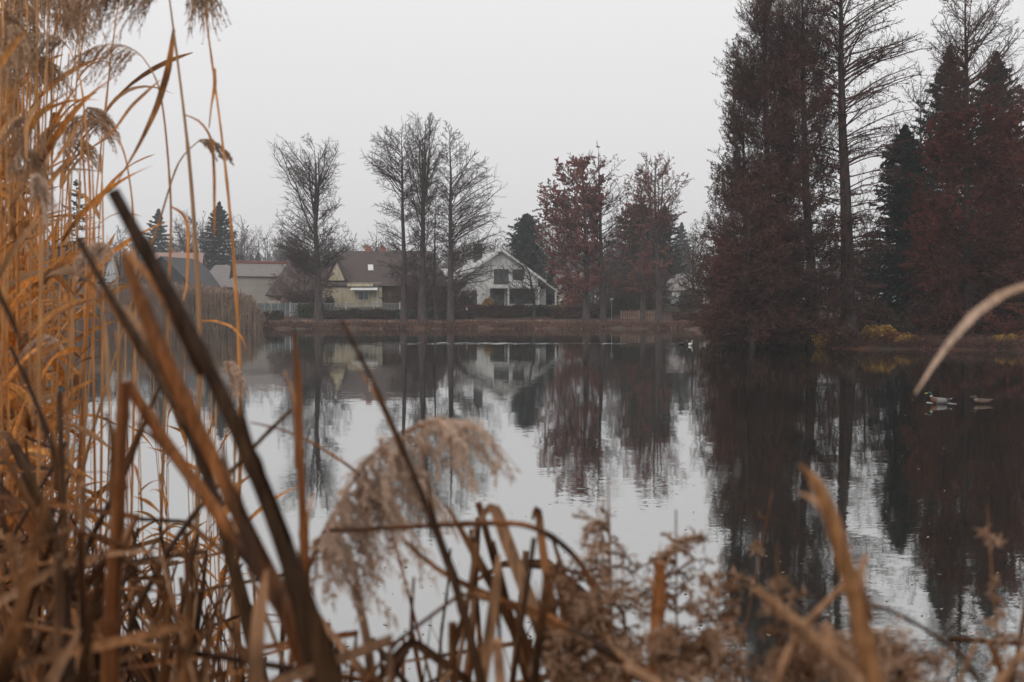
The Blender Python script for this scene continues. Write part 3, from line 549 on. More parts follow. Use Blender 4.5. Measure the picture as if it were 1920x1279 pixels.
shrub('golden_shrub', 'faint yellow low bush under the dense tree, left of the tall bare trunk', 65.5, 1520, 1575, 625, 'gold_shrub', 232, .8, 1500, .075, twigs=50, bm='weedstem')
shrub('rusty_shrub', 'orange brown low growth on the bank at the right edge', 64.5, 1855, 1945, 628, 'gold_shrub', 233, 1., 3500, .08, twigs=60, bm='weedstem')
# thin pale trunks seen in the right wood
for i, (x, D_) in enumerate([(1757, 76), (1765, 77), (1890, 70)]):
    rng = np.random.default_rng(i); b0 = P(x, 600, D_); zb = G(b0[0], D_); g = Geo(); zz = np.linspace(0, 4.5, 6); tubes(g, np.stack([zz * .03 * (i - 1), 0 * zz, zz - .1], -1), .055 * (1 - zz / 7), 7)
    tag(g.build('sapling', M['greywall'], origin=(b0[0], D_, zb)), 'thin pale sapling trunk in the right wood, ' + ['left of the close pair', 'right of the close pair', 'alone near the right edge'][i], 'sapling')

# ---- far left reed bed (mass)
rng = np.random.default_rng(8); n = 9000; D_ = rng.uniform(126.5, 135, n); px = rng.uniform(-40, 492, n)
x_ = (px - 960) / FPX * D_; top_ = np.interp(px, [-40, 90, 150, 300, 420, 470, 492], [545, 552, 540, 536, 545, 562, 598]) + rng.normal(size=n) * 4
z1 = CAMZ - (top_ - 580) / FPX * D_ ; z0 = np.maximum(gz(x_, D_), -.2); s = np.linspace(0, 1, 4)[None, :, None]
A_ = np.stack([x_, D_, z0], -1); B_ = np.stack([x_ + rng.normal(size=n) * .3, D_ + rng.normal(size=n) * .2, z1], -1)
g = Geo(); tubes(g, A_[:, None] * (1 - s) + B_[:, None] * s + np.array([.1, 0, 0]) * s ** 2, np.array([.022, .02, .018, .012])[None] * np.ones((n, 1)), 3)
i = rng.integers(0, n, 14000); t_ = rng.random((14000, 1)); leafquads(g, A_[i] * (1 - t_) + B_[i] * t_ + rng.normal(size=(14000, 3)) * .1, .10, rng, np.array([[.5, 0, 1.]]) * np.sign(rng.normal(size=(14000, 1))), 4.5)
i = rng.integers(0, n, 2500); leafquads(g, B_[i] + rng.normal(size=(2500, 3)) * .12, .15, rng, np.tile([.3, 0, 1.], (2500, 1)), 2.2)
tag(g.build('reed_bed', M['reedbed']), 'brown bed of reeds along the far bank at left', 'reeds', kind='stuff')
# low growth and fallen leaves on the banks (mass)
def bankcover(name, label, pts_n, rngs, size, mt, seed, xr, yr, smax, hmax):
    rng = np.random.default_rng(seed); x = rng.uniform(*xr, pts_n); y = rng.uniform(*yr, pts_n); sdv = shore(x, y); k = (sdv > .02) & (sdv < smax); x = x[k]; y = y[k]
    cl = np.sin(x * .7 + np.sin(y * 1.3) * 2) + .5 * np.sin(x * 2.3) + rng.normal(size=len(x)) * .5; k = cl > rngs; x = x[k]; y = y[k]; h = rng.random(len(x)) ** 2 * hmax
    z = gz(x, y) + h * .5 + .02; g = Geo(); leafquads(g, np.stack([x, y, z], -1), size, rng, np.stack([rng.normal(size=len(x)) * .5, rng.normal(size=len(x)) * .5, h * 6 + .1], -1), 2.5)
    return tag(g.build(name, M[mt], smooth=False), label, 'ground cover', kind='stuff')
bankcover('dry_grass', 'dry brown grass and weeds on the far bank', 60000, -.2, .11, 'hedge_red', 301, (-62, 22), (128, 137), 5, .6)
bankcover('fallen_leaves', 'rust red fallen leaves lying on the far bank', 50000, .1, .10, 'rust', 302, (-50, 24), (128, 140), 9, .05)
bankcover('dark_weeds', 'dark weeds at the foot of the right wood', 60000, -.3, .09, 'brown_leaf', 303, (12, 45), (55, 82), 4, .45)
bankcover('bank_leaves', 'orange fallen leaves under the right wood', 60000, .3, .08, 'rust', 304, (12, 45), (55, 84), 7, .05)
bankcover('bank_tufts', 'uneven dry grass tufts and weeds hanging over the far water edge', 90000, .55, .16, 'hedge_red', 305, (-62, 22), (128, 134), 1.6, 1.1)
bankcover('pale_grass', 'pale straw grass patches on the far bank', 60000, .9, .12, 'reedbed', 306, (-62, 22), (128, 139), 8, .35)
# overhanging dead twigs at the right water line
rng = np.random.default_rng(17); g = Geo(); n = 420; px = rng.uniform(1390, 1930, n); yy = np.interp((px - 960) / FPX * 64, WP[9:14, 0][::-1], WP[9:14, 1][::-1]) ; x_ = (px - 960) / FPX * yy
A_ = np.stack([x_, yy + .6, np.full(n, .25)], -1); B_ = A_ + np.stack([rng.normal(size=n) * .7, -rng.random(n) * 1.1, rng.uniform(-.2, .9, n)], -1); s = np.linspace(0, 1, 4)[None, :, None]
T_ = A_[:, None] * (1 - s) + B_[:, None] * s; tubes(g, T_, np.linspace(.018, .006, 4)[None] * np.ones((n, 1)), 3); C = spawn(rng, T_, 6, .2, 1, .8, .5, 3); tubes(g, C, np.linspace(.008, .004, 3)[None] * np.ones((len(C), 1)), 3)
tag(g.build('bank_twigs', M['twig_near']), 'tangle of dead twigs overhanging the water along the right bank', 'brush', kind='stuff')
# ------------------------------------------------------------------ buildings
def bx(g, x0, x1, y0, y1, z0, z1, m=0):
    V = [(x, y, z) for z in (z0, z1) for x, y in ((x0, y0), (x1, y0), (x1, y1), (x0, y1))]
    g.add(V, [(3, 2, 1, 0), (4, 5, 6, 7), (0, 1, 5, 4), (1, 2, 6, 5), (2, 3, 7, 6), (3, 0, 4, 7)], m=m); return g
def slab(g, a, b, c, d, t, m=0):
    Q = np.array([a, b, c, d], float); n = np.cross(Q[1] - Q[0], Q[2] - Q[0]); n = n / np.linalg.norm(n)
    if n[2] < 0: n = -n
    g.add(np.concatenate([Q, Q + n * t]), [(3, 2, 1, 0), (4, 5, 6, 7), (0, 1, 5, 4), (1, 2, 6, 5), (2, 3, 7, 6), (3, 0, 4, 7)], m=m); return g
def gablewall(g, x0, x1, y0, y1, z0, ze, zr, xa=None, m=0):
    """gable ends face -y and +y"""
    xa = (x0 + x1) / 2 if xa is None else xa
    V = [(x, y, z) for y in (y0, y1) for x, z in ((x0, z0), (x1, z0), (x1, ze), (xa, zr), (x0, ze))]
    g.add(V, [(0, 1, 2, 4), (6, 5, 9, 7), (1, 6, 7, 2), (5, 0, 4, 9), (5, 6, 1, 0)], [(4, 2, 3), (7, 9, 8)], m=m); return g
def sidewall(g, x0, x1, y0, y1, z0, ze, zr, m=0):
    """gable ends face -x and +x"""
    ya = (y0 + y1) / 2
    V = [(x, y, z) for x in (x0, x1) for y, z in ((y0, z0), (y1, z0), (y1, ze), (ya, zr), (y0, ze))]
    g.add(V, [(1, 0, 4, 2), (5, 6, 7, 9), (6, 1, 2, 7), (0, 5, 9, 4)], [(2, 4, 3), (9, 7, 8)], m=m); return g
def roof_y(g, x0, x1, y0, y1, ze, zr, xa=None, ov=.4, oy=.4, t=.16):
    xa = (x0 + x1) / 2 if xa is None else xa
    for xe in (x0, x1):
        sgn = 1 if xe > xa else -1; k = (zr - ze) / abs(xe - xa); xo = xe + sgn * ov; zo = ze - ov * k
        slab(g, (xa, y0 - oy, zr), (xa, y1 + oy, zr), (xo, y1 + oy, zo), (xo, y0 - oy, zo), t)
def roof_x(g, x0, x1, y0, y1, ze, zr, ov=.4, ox=.4, t=.16, hip=0):
    ya = (y0 + y1) / 2
    for ye in (y0, y1):
        sgn = 1 if ye > ya else -1; k = (zr - ze) / abs(ye - ya); yo = ye + sgn * ov; zo = ze - ov * k
        slab(g, (x0 - ox + hip, ya, zr), (x1 + ox - hip, ya, zr), (x1 + ox, yo, zo), (x0 - ox, yo, zo), t)
    if hip:
        k = (zr - ze) / abs(y0 - ya); yo0 = y0 - ov; yo1 = y1 + ov; zo = ze - ov * k
        for xe, xi in ((x0 - ox, x0 - ox + hip), (x1 + ox, x1 + ox - hip)):
            V = np.array([(xe, yo0, zo), (xe, yo1, zo), (xi, ya, zr)]); n = np.cross(V[1] - V[0], V[2] - V[0]); n /= np.linalg.norm(n); n = n if n[2] > 0 else -n
            g.add(np.concatenate([V, V + n * t]), [(0, 1, 4, 3), (1, 2, 5, 4), (2, 0, 3, 5)], [(2, 1, 0), (3, 4, 5)])
def window(root, x0, x1, z0, z1, y, frame='trim', glass='glass', mull=1, name='window', fr=.09):
    g = Geo(); bx(g, x0 - fr, x0, y - .05, y - .003, z0 - fr, z1 + fr); bx(g, x1, x1 + fr, y - .05, y - .003, z0 - fr, z1 + fr); bx(g, x0, x1, y - .05, y - .003, z1, z1 + fr); bx(g, x0, x1, y - .07, y - .003, z0 - fr, z0)
    for i in range(mull): xm = x0 + (x1 - x0) * (i + 1) / (mull + 1); bx(g, xm - .03, xm + .03, y - .045, y - .025, z0, z1)
    o = g.build(name, M[frame], root, smooth=False)
    g = Geo(); bx(g, x0, x1, y - .022, y - .004, z0, z1); g.build('pane', M[glass], o, smooth=False)
    return o
def part(root, name, fn, m):
    g = Geo(); fn(g); return g.build(name, M[m], root, smooth=False)
def hroot(label, px, D, rz, name='house', basepy=None):
    x = X(px, D); z = G(x, D) - .05
    return empty(name, (x, D, z), label, 'house', None, R(rz)), z
def H_(py, D, z): return Z(py, D) - z
# white gabled house
D = 160; r, z = hroot('large white house with a steep gable, dark upper windows and a covered veranda', 938, D, 15); s = D / FPX
zr = H_(467, D, z); ze = H_(520, D, z) ; w2 = 5.9
part(r, 'wall', lambda g: gablewall(g, -w2, w2, 0, 11, 0, ze, zr - .15), 'white_wall')
part(r, 'roof', lambda g: roof_y(g, -w2, w2, 0, 11, ze, zr - .15, ov=.9, oy=.7, t=.2), 'roof_pale')
part(r, 'gutter', lambda g: bx(g, -w2 - 1.02, -w2 - .9, -.7, 11.7, ze - .95, ze - .83), 'darktrim'); part(r, 'gutter', lambda g: bx(g, w2 + .9, w2 + 1.02, -.7, 11.7, ze - .95, ze - .83), 'darktrim')
def barge(g):
    k = (zr - .15 - ze) / w2
    for sg in (-1, 1): slab(g, (0, -.76, zr - .33), (0, -.705, zr - .33), (sg * (w2 + .9), -.705, ze - .9 * k - .2), (sg * (w2 + .9), -.76, ze - .9 * k - .2), .36)
part(r, 'barge_board', barge, 'trim')
ch = part(r, 'chimney', lambda g: bx(g, -2.9, -1.7, 4.4, 5.4, zr - 2.5, zr + .95), 'darkstone'); part(r, 'chimney_cap', lambda g: (bx(g, -3., -1.6, 4.3, 5.5, zr + .952, zr + 1.06), bx(g, -2.4, -2.2, 4.8, 5.0, zr + 1.062, zr + 1.4)), 'darkstone')
window(r, -.9, 1.2, H_(532, D, z), H_(506, D, z), 0, 'darktrim', mull=2); window(r, 2.0, 3.6, H_(524, D, z), H_(506, D, z), 0, 'darktrim', mull=1)
part(r, 'balcony', lambda g: (bx(g, -1.6, 5.7, -1.8, -.003, H_(541, D, z), H_(538, D, z))), 'trim')
part(r, 'balcony_railing', lambda g: ([bx(g, x_, x_ + .04, -1.76, -1.72, H_(538, D, z) + .002, H_(530, D, z)) for x_ in np.arange(-1.55, 5.6, .3)], bx(g, -1.6, 5.7, -1.78, -1.7, H_(530, D, z) + .002, H_(529, D, z))), 'darktrim')
part(r, 'veranda_post', lambda g: bx(g, .7, .95, -1.75, -1.5, 0, H_(541, D, z) - .003), 'trim')
for x_ in (5.4,): part(r, 'veranda_post', lambda g: bx(g, x_, x_ + .22, -1.75, -1.5, 0, H_(541, D, z) - .003), 'trim')
window(r, -1.5, .5, .15, H_(543, D, z), 0, 'darktrim', mull=2, name='glass_door'); window(r, 1.1, 5.2, .4, H_(543, D, z), 0, 'darktrim', mull=3)
dr = part(r, 'door', lambda g: bx(g, -4.5, -3.6, -.05, -.003, .1, 2.3), 'darktrim'); part(r, 'wall_lamp', lambda g: bx(g, -2.7, -2.55, -.12, -.003, 1.6, 1.85), 'darktrim')
part(r, 'carport_roof', lambda g: slab(g, (w2 + 1.05, -.5, ze - .9), (w2 + 1.05, 6, ze - .9), (w2 + 3.4, 6, ze - 2.5), (w2 + 3.4, -.5, ze - 2.5), .2), 'roof_pale')
for x_ in (w2 + 2.6,): part(r, 'carport_post', lambda g: bx(g, x_, x_ + .2, -.4, -.2, 0, ze - 2.1), 'trim')
part(r, 'carport_wall', lambda g: bx(g, w2 + .01, w2 + 1.6, 1.2, 5.9, 0, ze - 1.6), 'white_wall')
part(r, 'side_wing_wall', lambda g: bx(g, -w2 - 3.6, -w2 - .003, 2.2, 9, 0, H_(537, D, z)), 'white_wall')
part(r, 'side_wing_roof', lambda g: slab(g, (-w2 - 5.2, 1.4, H_(537, D, z)), (-w2 - .3, 1.4, H_(537, D, z)), (-w2 - .3, 8, H_(503, D, z)), (-w2 - 4.6, 8, H_(503, D, z)), .18), 'roof_pale')
window(r, -w2 - 2.4, -w2 - 1.6, .9, 2.2, 2.2, 'darktrim')
# cream cottage with the brown roof
D = 155; r, z = hroot('long cream cottage with a big brown tiled roof, two brick chimneys and a skylight', 665, D, 0); s = D / FPX
def lx(px, D=D): return (px - 665) * D / FPX
e1, r1 = H_(530, D, z), H_(472, D + 4, z)
part(r, 'wall', lambda g: bx(g, lx(602), lx(716), 0, 8, 0, e1 - .003), 'cream')
part(r, 'roof', lambda g: roof_x(g, lx(600), lx(832), .3, 8.3, e1, r1, ov=.5, hip=2.6, t=.18), 'roof_brown')
part(r, 'wing_wall', lambda g: bx(g, lx(716) + .003, lx(828), .7, 8, 0, e1 - .003), 'brownwall')
e2, r2 = H_(545, D, z), H_(487, D + 3, z)
part(r, 'low_wing_wall', lambda g: bx(g, lx(501), lx(602) - .003, .8, 7.4, 0, e2 - .003), 'pink_cream')
part(r, 'low_wing_roof', lambda g: roof_x(g, lx(503), lx(618), .8, 7.6, e2, r2, ov=.6, hip=2.9, t=.17), 'roof_brown')
def tri(g):
    gablewall(g, lx(613), lx(648), -.35, 3.2, e1 - .9, e1 - .2, H_(489, D, z)) if False else None
    V = [(x, y, zz_) for y in (-.35, 3.) for x, zz_ in ((lx(615), H_(526, D, z)), (lx(648), H_(526, D, z)), (lx(632), H_(490, D, z)))]
    g.add(V, [(0, 2, 5, 3), (2, 1, 4, 5), (1, 0, 3, 4)], [(0, 1, 2), (5, 4, 3)])
part(r, 'gable', tri, 'cream')
def gr(g):
    for sg, xe in ((-1, lx(611)), (1, lx(652))): slab(g, (lx(632), -.6, H_(488, D, z)), (lx(632), 3.4, H_(488, D, z)), (xe, 3.4, H_(528, D, z)), (xe, -.6, H_(528, D, z)), .14)
part(r, 'gable_roof', gr, 'roof_brown')
for a, b_, t_ in ((678, 688, 461), (707, 717, 463)):
    c_ = part(r, 'chimney', lambda g: bx(g, lx(a), lx(b_), 4., 4.8, r1 - 1.4, H_(t_, D + 4, z)), 'brick')
part(r, 'skylight', lambda g: slab(g, (lx(688), 1.63, e1 + 1.75), (lx(698), 1.63, e1 + 1.75), (lx(696), 2.35, e1 + 2.62), (lx(686), 2.35, e1 + 2.62), .16), 'paint_white')
window(r, lx(673), lx(691), H_(562, D, z), H_(547, D, z), 0, 'trim', mull=1)
window(r, lx(518), lx(524), H_(562, D, z), H_(549, D, z), .8, 'darktrim', mull=0); window(r, lx(545), lx(557), H_(561, D, z), H_(549, D, z), .8, 'trim', mull=1)
part(r, 'awning', lambda g: slab(g, (lx(660), -.003, H_(540, D, z)), (lx(708), -.003, H_(540, D, z)), (lx(710), -1.3, H_(545, D, z)), (lx(658), -1.3, H_(545, D, z)), .1), 'trim')
part(r, 'fascia', lambda g: bx(g, lx(652), lx(700), -.42, -.32, e1 - .55, e1 - .15), 'cream')
part(r, 'drainpipe', lambda g: bx(g, lx(706), lx(708), -.12, -.01, 0, e1 - .2), 'trim')
window(r, lx(742), lx(754), 1.0, 2.2, .7, 'darktrim'); window(r, lx(790), lx(802), 1.0, 2.2, .7, 'darktrim')
# beige house with red ridge
D = 158; r, z = hroot('beige house with a red ridge and pale yellow gable end, left of the cottage', 446, D, 22); s = D / FPX
e, rr_ = H_(517, D, z), H_(491, D, z)
part(r, 'wall', lambda g: sidewall(g, 0, 8.5, 0, 5.2, 0, e, rr_ - .1), 'beige')
part(r, 'gable_wall', lambda g: g.add([(-.02, 5.18, 0), (-.02, .02, 0), (-.02, .02, e - .02), (-.02, 2.6, rr_ - .13), (-.02, 5.18, e - .02)], [(0, 1, 2, 4)], [(4, 2, 3)]), 'cream')
part(r, 'roof', lambda g: roof_x(g, 0, 8.5, 0, 5.2, e, rr_ - .1, ov=.25, ox=.35, t=.14), 'roof_grey')
part(r, 'ridge', lambda g: bx(g, -.4, 8.9, 2.25, 2.95, rr_ - .05, rr_ + .25), 'roof_red')
part(r, 'verge', lambda g: (slab(g, (-.5, 2.6, rr_ - .1), (-.36, 2.6, rr_ - .1), (-.36, 5.5, e - .35), (-.5, 5.5, e - .35), .2), slab(g, (-.5, 2.6, rr_ - .1), (-.36, 2.6, rr_ - .1), (-.36, -.3, e - .35), (-.5, -.3, e - .35), .2)), 'darktrim')
g = Geo(); bx(g, -.08, -.03, 1.4, 3.6, 1.7, 3.0); wn = g.build('window', M['trim'], r, smooth=False); g = Geo(); bx(g, -.1, -.082, 1.5, 3.5, 1.8, 2.9); g.build('pane', M['curtain'], wn, smooth=False)
# grey hipped bungalow
D = 166; r, z = hroot('low bungalow with grey hipped roof between the dark gabled house and beige house', 405, D, 0); s = D / FPX
e, rr_ = H_(535, D, z), H_(498, D + 3, z)
part(r, 'wall', lambda g: bx(g, -2.9, 3.1, .4, 6.4, 0, e - .003), 'greywall'); part(r, 'roof', lambda g: roof_x(g, -2.9, 3.1, .4, 6.4, e, rr_, hip=2.4), 'roof_grey')
for x_ in (-2.2, -.5, 1.3): window(r, x_, x_ + .9, .9, 2.3, .4, 'trim')
# dark gabled house
D = 160; r, z = hroot('dark boarded house with a wide gable behind the far reed bed', 300, D, -14)
e, rr_ = H_(536, D, z), H_(481, D, z)
part(r, 'wall', lambda g: gablewall(g, -5.6, 5.6, 0, 9, 0, e, rr_ - .1, .6), 'darkwood'); part(r, 'roof', lambda g: roof_y(g, -5.6, 5.6, 0, 9, e, rr_ - .1, .6, ov=.6, oy=.5), 'roof_dark')
window(r, -1, .2, 2.6, 3.9, 0, 'darktrim'); window(r, 2.2, 3.4, .8, 2.1, 0, 'trim')
D = 176; r, z = hroot('house with a pinkish tiled roof peeping over the dark gabled house', 330, D, 8)
e, rr_ = H_(515, D, z), H_(474, D + 4, z)
part(r, 'wall', lambda g: sidewall(g, -3.6, 3.6, 0, 8, 0, e, rr_ - .1), 'beige'); part(r, 'roof', lambda g: roof_x(g, -3.6, 3.6, 0, 8, e, rr_ - .1), 'roof_pink'); part(r, 'chimney', lambda g: bx(g, -1.2, -.6, 4.2, 4.8, rr_ - .5, rr_ + .5), 'brick'); window(r, -.8, .8, 1, 2.4, 0)
D = 170; r, z = hroot('white house with a brown roof behind the cedar and golden reeds at far left', 120, D, 4)
e, rr_ = H_(508, D, z), H_(464, D + 4, z)
part(r, 'wall', lambda g: sidewall(g, -5.4, 6.2, 0, 8, 0, e, rr_ - .1), 'white_wall'); part(r, 'roof', lambda g: roof_x(g, -5.4, 6.2, 0, 8, e, rr_ - .1), 'roof_brown')
for x_ in (-4.4, -1.5, 2.5): window(r, x_, x_ + 1.2, 1.1, 2.6, 0, 'darktrim')
# right side houses
D = 178; r, z = hroot('small cream house half hidden by the rust coloured round tree', 1058, D, 10)
e, rr_ = H_(540, D, z), H_(508, D + 3, z)
part(r, 'wall', lambda g: sidewall(g, -2.4, 3.4, 0, 6, 0, e, rr_ - .1), 'cream'); part(r, 'roof', lambda g: roof_x(g, -2.4, 3.4, 0, 6, e, rr_ - .1), 'roof_grey'); window(r, .2, 1.4, 1, 2.2, 0)
D = 185; r, z = hroot('long pale house with a low beige roof behind the parked cars', 1290, D, -4)
e, rr_ = H_(543, D, z), H_(514, D + 4, z)
part(r, 'wall', lambda g: sidewall(g, -5.2, 5.4, 0, 8, 0, e, rr_ - .1), 'white_wall'); part(r, 'roof', lambda g: roof_x(g, -5.2, 5.4, 0, 8, e, rr_ - .1), 'roof_grey')
for x_ in (-3.9, -1.2, 1.6, 3.8): window(r, x_, x_ + 1., 1., 2.4, 0, 'darktrim')
# ---- fences, hedges, street furniture
D = 146
def gzx(px, D): return G(X(px, D), D)
r = empty('panel_fence', (X(515, D), D, gzx(515, D)), 'grey green solid panel fence in front of the beige house', 'fence')
for i in range(9):
    x0 = -4.2 + i * .95; part(r, 'panel', lambda g: [bx(g, x0 + k * .16, x0 + k * .16 + .145, -.02, .02, .05, Z(569, D) - gzx(515, D) + .04 * (k % 2)) for k in range(5)], 'tealfence'); part(r, 'post', lambda g: bx(g, x0 - .1, x0 - .01, -.05, .05, -.1, Z(567, D) - gzx(515, D)), 'greywall')
r = empty('picket_fence', (X(640, D), D, gzx(640, D)), 'light grey open garden fence with thin uprights in front of the cream cottage', 'fence')
hf_ = Z(568, D) - gzx(640, D)
part(r, 'rail', lambda g: (bx(g, -7, 8, -.03, .03, hf_ * .35, hf_ * .35 + .06), bx(g, -7, 8, -.03, .03, hf_ - .15, hf_ - .09)), 'metal')
part(r, 'pickets', lambda g: [bx(g, x_, x_ + .05, -.06, -.033, .1, hf_) for x_ in np.arange(-7, 8, .19)], 'metal')
for x_ in (-7, -3.2, .6, 4.4, 8): part(r, 'post', lambda g: bx(g, x_ - .08, x_ + .08, -.03, .12, -.1, hf_ + .12), 'trim')
D = 142
r = empty('board_fence', (X(1198, D), D, gzx(1198, D)), 'low wooden fence of upright boards under the twin topped tree', 'fence')
hb = Z(582, D) - gzx(1198, D)
part(r, 'rail', lambda g: (bx(g, -2.4, 2.3, .0, .05, .25, .33), bx(g, -2.4, 2.3, .0, .05, hb - .3, hb - .22)), 'wood')
part(r, 'boards', lambda g: [bx(g, x_, x_ + .13, -.03, -.002, .03, hb + .03 * math.sin(x_ * 9)) for x_ in np.arange(-2.4, 2.3, .24)], 'wood')
for x_ in (-2.4, 0, 2.3): part(r, 'post', lambda g: bx(g, x_ - .06, x_ + .06, .052, .15, -.1, hb + .08), 'wood')
HG = 'low clipped hedges behind the far bank trees'
for i, (x0, x1, top, D_, mt, n_, lab) in enumerate([(495, 530, 584, 142, 'hedge', 2200, 'short dark hedge below the left end of the grey green fence'), (560, 605, 570, 144, 'hedge_green', 2600, 'dark green bush beside the foot of the flat topped tree'), (606, 660, 583, 143, 'hedge', 2600, 'low dark hedge in front of the picket fence'),
        (655, 740, 581, 143, 'hedge', 3600, 'long low dark hedge before the cream cottage'), (740, 830, 582, 143, 'hedge_green', 3600, 'low hedge behind the trunks of the group of four'), (828, 890, 583, 142.5, 'hedge', 2600, 'low hedge left of the walking person'), (862, 985, 573, 146, 'hedge_red', 6500, 'long reddish brown hedge below the white house'),
        (960, 1045, 574, 147, 'hedge_green', 3800, 'low green hedge below the carport of the white house'), (1036, 1095, 575, 144, 'hedge_red', 3200, 'brown hedge at the foot of the rust coloured round tree'), (1085, 1150, 578, 146, 'hedge', 2800, 'low hedge left of the street lamp'), (1262, 1330, 586, 140, 'hedge_red', 3200, 'brown scrubby hedge right of the parked cars')]):
    o = shrub('hedge', lab, D_, x0, x1, top, mt, 400 + i, 1.0, n_, .16, box=True, group=HG, twigs=60, cat='hedge')
for i, (x0, x1, top, D_, mt, lab) in enumerate([(720, 832, 525, 150, 'hedge_red', 'big brown bush in front of the brown wing of the cottage'), (1130, 1240, 520, 153, 'hedge', 'large brown bush behind the street lamp'), (1140, 1232, 548, 149, 'hedge_green', 'grey green bush behind the wooden fence'), (860, 884, 548, 153, 'hedge_green', 'dark green cone shaped bush beside the door of the white house'),
        (610, 625, 556, 151, 'hedge_green', 'small dark bush by the cottage wall'), (905, 925, 560, 152, 'gold_shrub', 'small yellowish bush at the corner of the veranda'), (1050, 1110, 545, 152, 'rust', 'rust red bush below the rust coloured round tree'), (565, 600, 545, 150, 'hedge', 'twiggy bush in front of the low wing of the cottage'), (1265, 1320, 545, 150, 'hedge', 'bare grey bush right of the parked cars'), (540, 575, 548, 150, 'hedge_red', 'twiggy brown bush left of the flat topped tree')]):
    shrub('bush', lab, D_, x0, x1, top, mt, 450 + i, 1.4, 3600, .15, cat='bush', twigs=60)
# street lamp
D = 141; b0 = X(1147, D); zb = G(b0, D); r = empty('street_lamp', (b0, D, zb), 'grey street lamp with a wide pale head left of the wooden fence', 'street lamp'); hh = Z(560, D) - zb
g = Geo(); tubes(g, [[0, 0, -.1], [0, 0, .5], [0, 0, hh - .2]], [.06, .05, .035], 8, cap=True); g.build('post', M['metal'], r)
g = Geo(); tubes(g, [[0, 0, hh - .25], [0, 0, hh - .18], [0, 0, hh - .02], [0, 0, hh + .05]], [.04, .14, .27, .05], 10, cap=True); g.build('lamp_head', M['paint_white'], r)
for px_, t_, lab in ((1223, 559, 'thin white pole just left of the twin topped tree trunk'), (1187, 568, 'short thin white pole behind the wooden fence')):
    D = 145; b0 = X(px_, D); zb = G(b0, D); g = Geo(); tubes(g, [[0, 0, -.1], [0, 0, Z(t_, D) - zb]], [.045, .04], 8, cap=True); tag(g.build('pole', M['paint_white'], origin=(b0, D, zb)), lab, 'pole')
# parked cars
def car(label, px, D, rz, paint, group='cars parked behind the far bank'):
    x = X(px, D); r = empty('parked_car', (x, D, G(x, D)), label, 'car', group, R(rz))
    prof = [(-2.1, .35), (-2.15, .7), (-1.95, .92), (-1.2, 1.0), (-.55, 1.42), (.75, 1.46), (1.55, 1.05), (2.05, .98), (2.15, .65), (2.1, .32)]
    ys = [-.82, -.74, .74, .82]; ins = [0, .0, .0, 0]; V = []
    for j, y in enumerate(ys):
        for (a, b_) in prof:
            sc_ = .93 if j in (0, 3) else 1; yy = y * (.84 if b_ > 1.2 else 1); V.append((a * sc_, yy, .32 + (b_ - .32) * (.97 if j in (0, 3) else 1)))
    n = len(prof); Q = [(j * n + i, j * n + i + 1, (j + 1) * n + i + 1, (j + 1) * n + i) for j in range(3) for i in range(n - 1)] + [(j * n + n - 1, j * n, (j + 1) * n, (j + 1) * n + n - 1) for j in range(3)]
    T = [(0, i + 1, i) for i in range(1, n - 1)] + [(3 * n, 3 * n + i, 3 * n + i + 1) for i in range(1, n - 1)]
    Geo().add(V, Q, T).build('body', M[paint], r)
    for sy in (-1, 1):
        g = Geo(); y = sy * .80; q = [(-1.0, y, 1.0), (1.35, y, 1.02), (.66, y * .9, 1.38), (-.5, y * .9, 1.36)]; slab(g, *q, .012) if False else g.add([(a, b_ * 1.02, c_) for a, b_, c_ in q] + [(a, b_ * .93, c_) for a, b_, c_ in q], [(0, 1, 2, 3), (7, 6, 5, 4), (0, 4, 5, 1), (1, 5, 6, 2), (2, 6, 7, 3), (3, 7, 4, 0)]); g.build('side_window', M['glass'], r, smooth=False)
        for x_ in (-1.35, 1.35):
            g = Geo(); tubes(g, [[x_, sy * .66, .32], [x_, sy * .84, .32]], [.32, .32], 16, cap=True); wh = g.build('wheel', M['black'], r); g = Geo(); tubes(g, [[x_, sy * .842, .32], [x_, sy * .86, .32]], [.18, .17], 12, cap=True); g.build('rim', M['metal'], wh)
    for a, b_ in ((((-1.17, 1.02), (-.6, 1.4))), (((1.5, 1.08), (.82, 1.44)))):
        sg = -1 if a[0] < 0 else 1; g = Geo(); o_ = .02 * sg; g.add([(a[0] + o_, -.62, a[1]), (a[0] + o_, .62, a[1]), (b_[0] + o_, .56, b_[1]), (b_[0] + o_, -.56, b_[1]), (a[0] - o_, -.62, a[1]), (a[0] - o_, .62, a[1]), (b_[0] - o_, .56, b_[1]), (b_[0] - o_, -.56, b_[1])], [(0, 1, 2, 3), (7, 6, 5, 4), (0, 4, 5, 1), (1, 5, 6, 2), (2, 6, 7, 3), (3, 7, 4, 0)]); g.build('windscreen', M['glass'], r, smooth=False)
    for sy in (-.55, .55): g = Geo(); bx(g, -2.16, -2.05, sy - .14, sy + .14, .66, .8); g.build('headlight', M['trim'], r)
M['carwhite'] = flat('white_car_paint', (.7, .7, .72), .25); M['cardark'] = flat('dark_car_paint', (.03, .035, .05), .25)
car('dark parked car partly hidden by a tree trunk, left of the white car', 1253, 157, 20, 'cardark'); car('white parked car behind the bank at the right end of the houses', 1281, 157, 15, 'carwhite'); car('pale parked car glimpsed under the rust coloured round tree', 1076, 160, -10, 'carwhite')
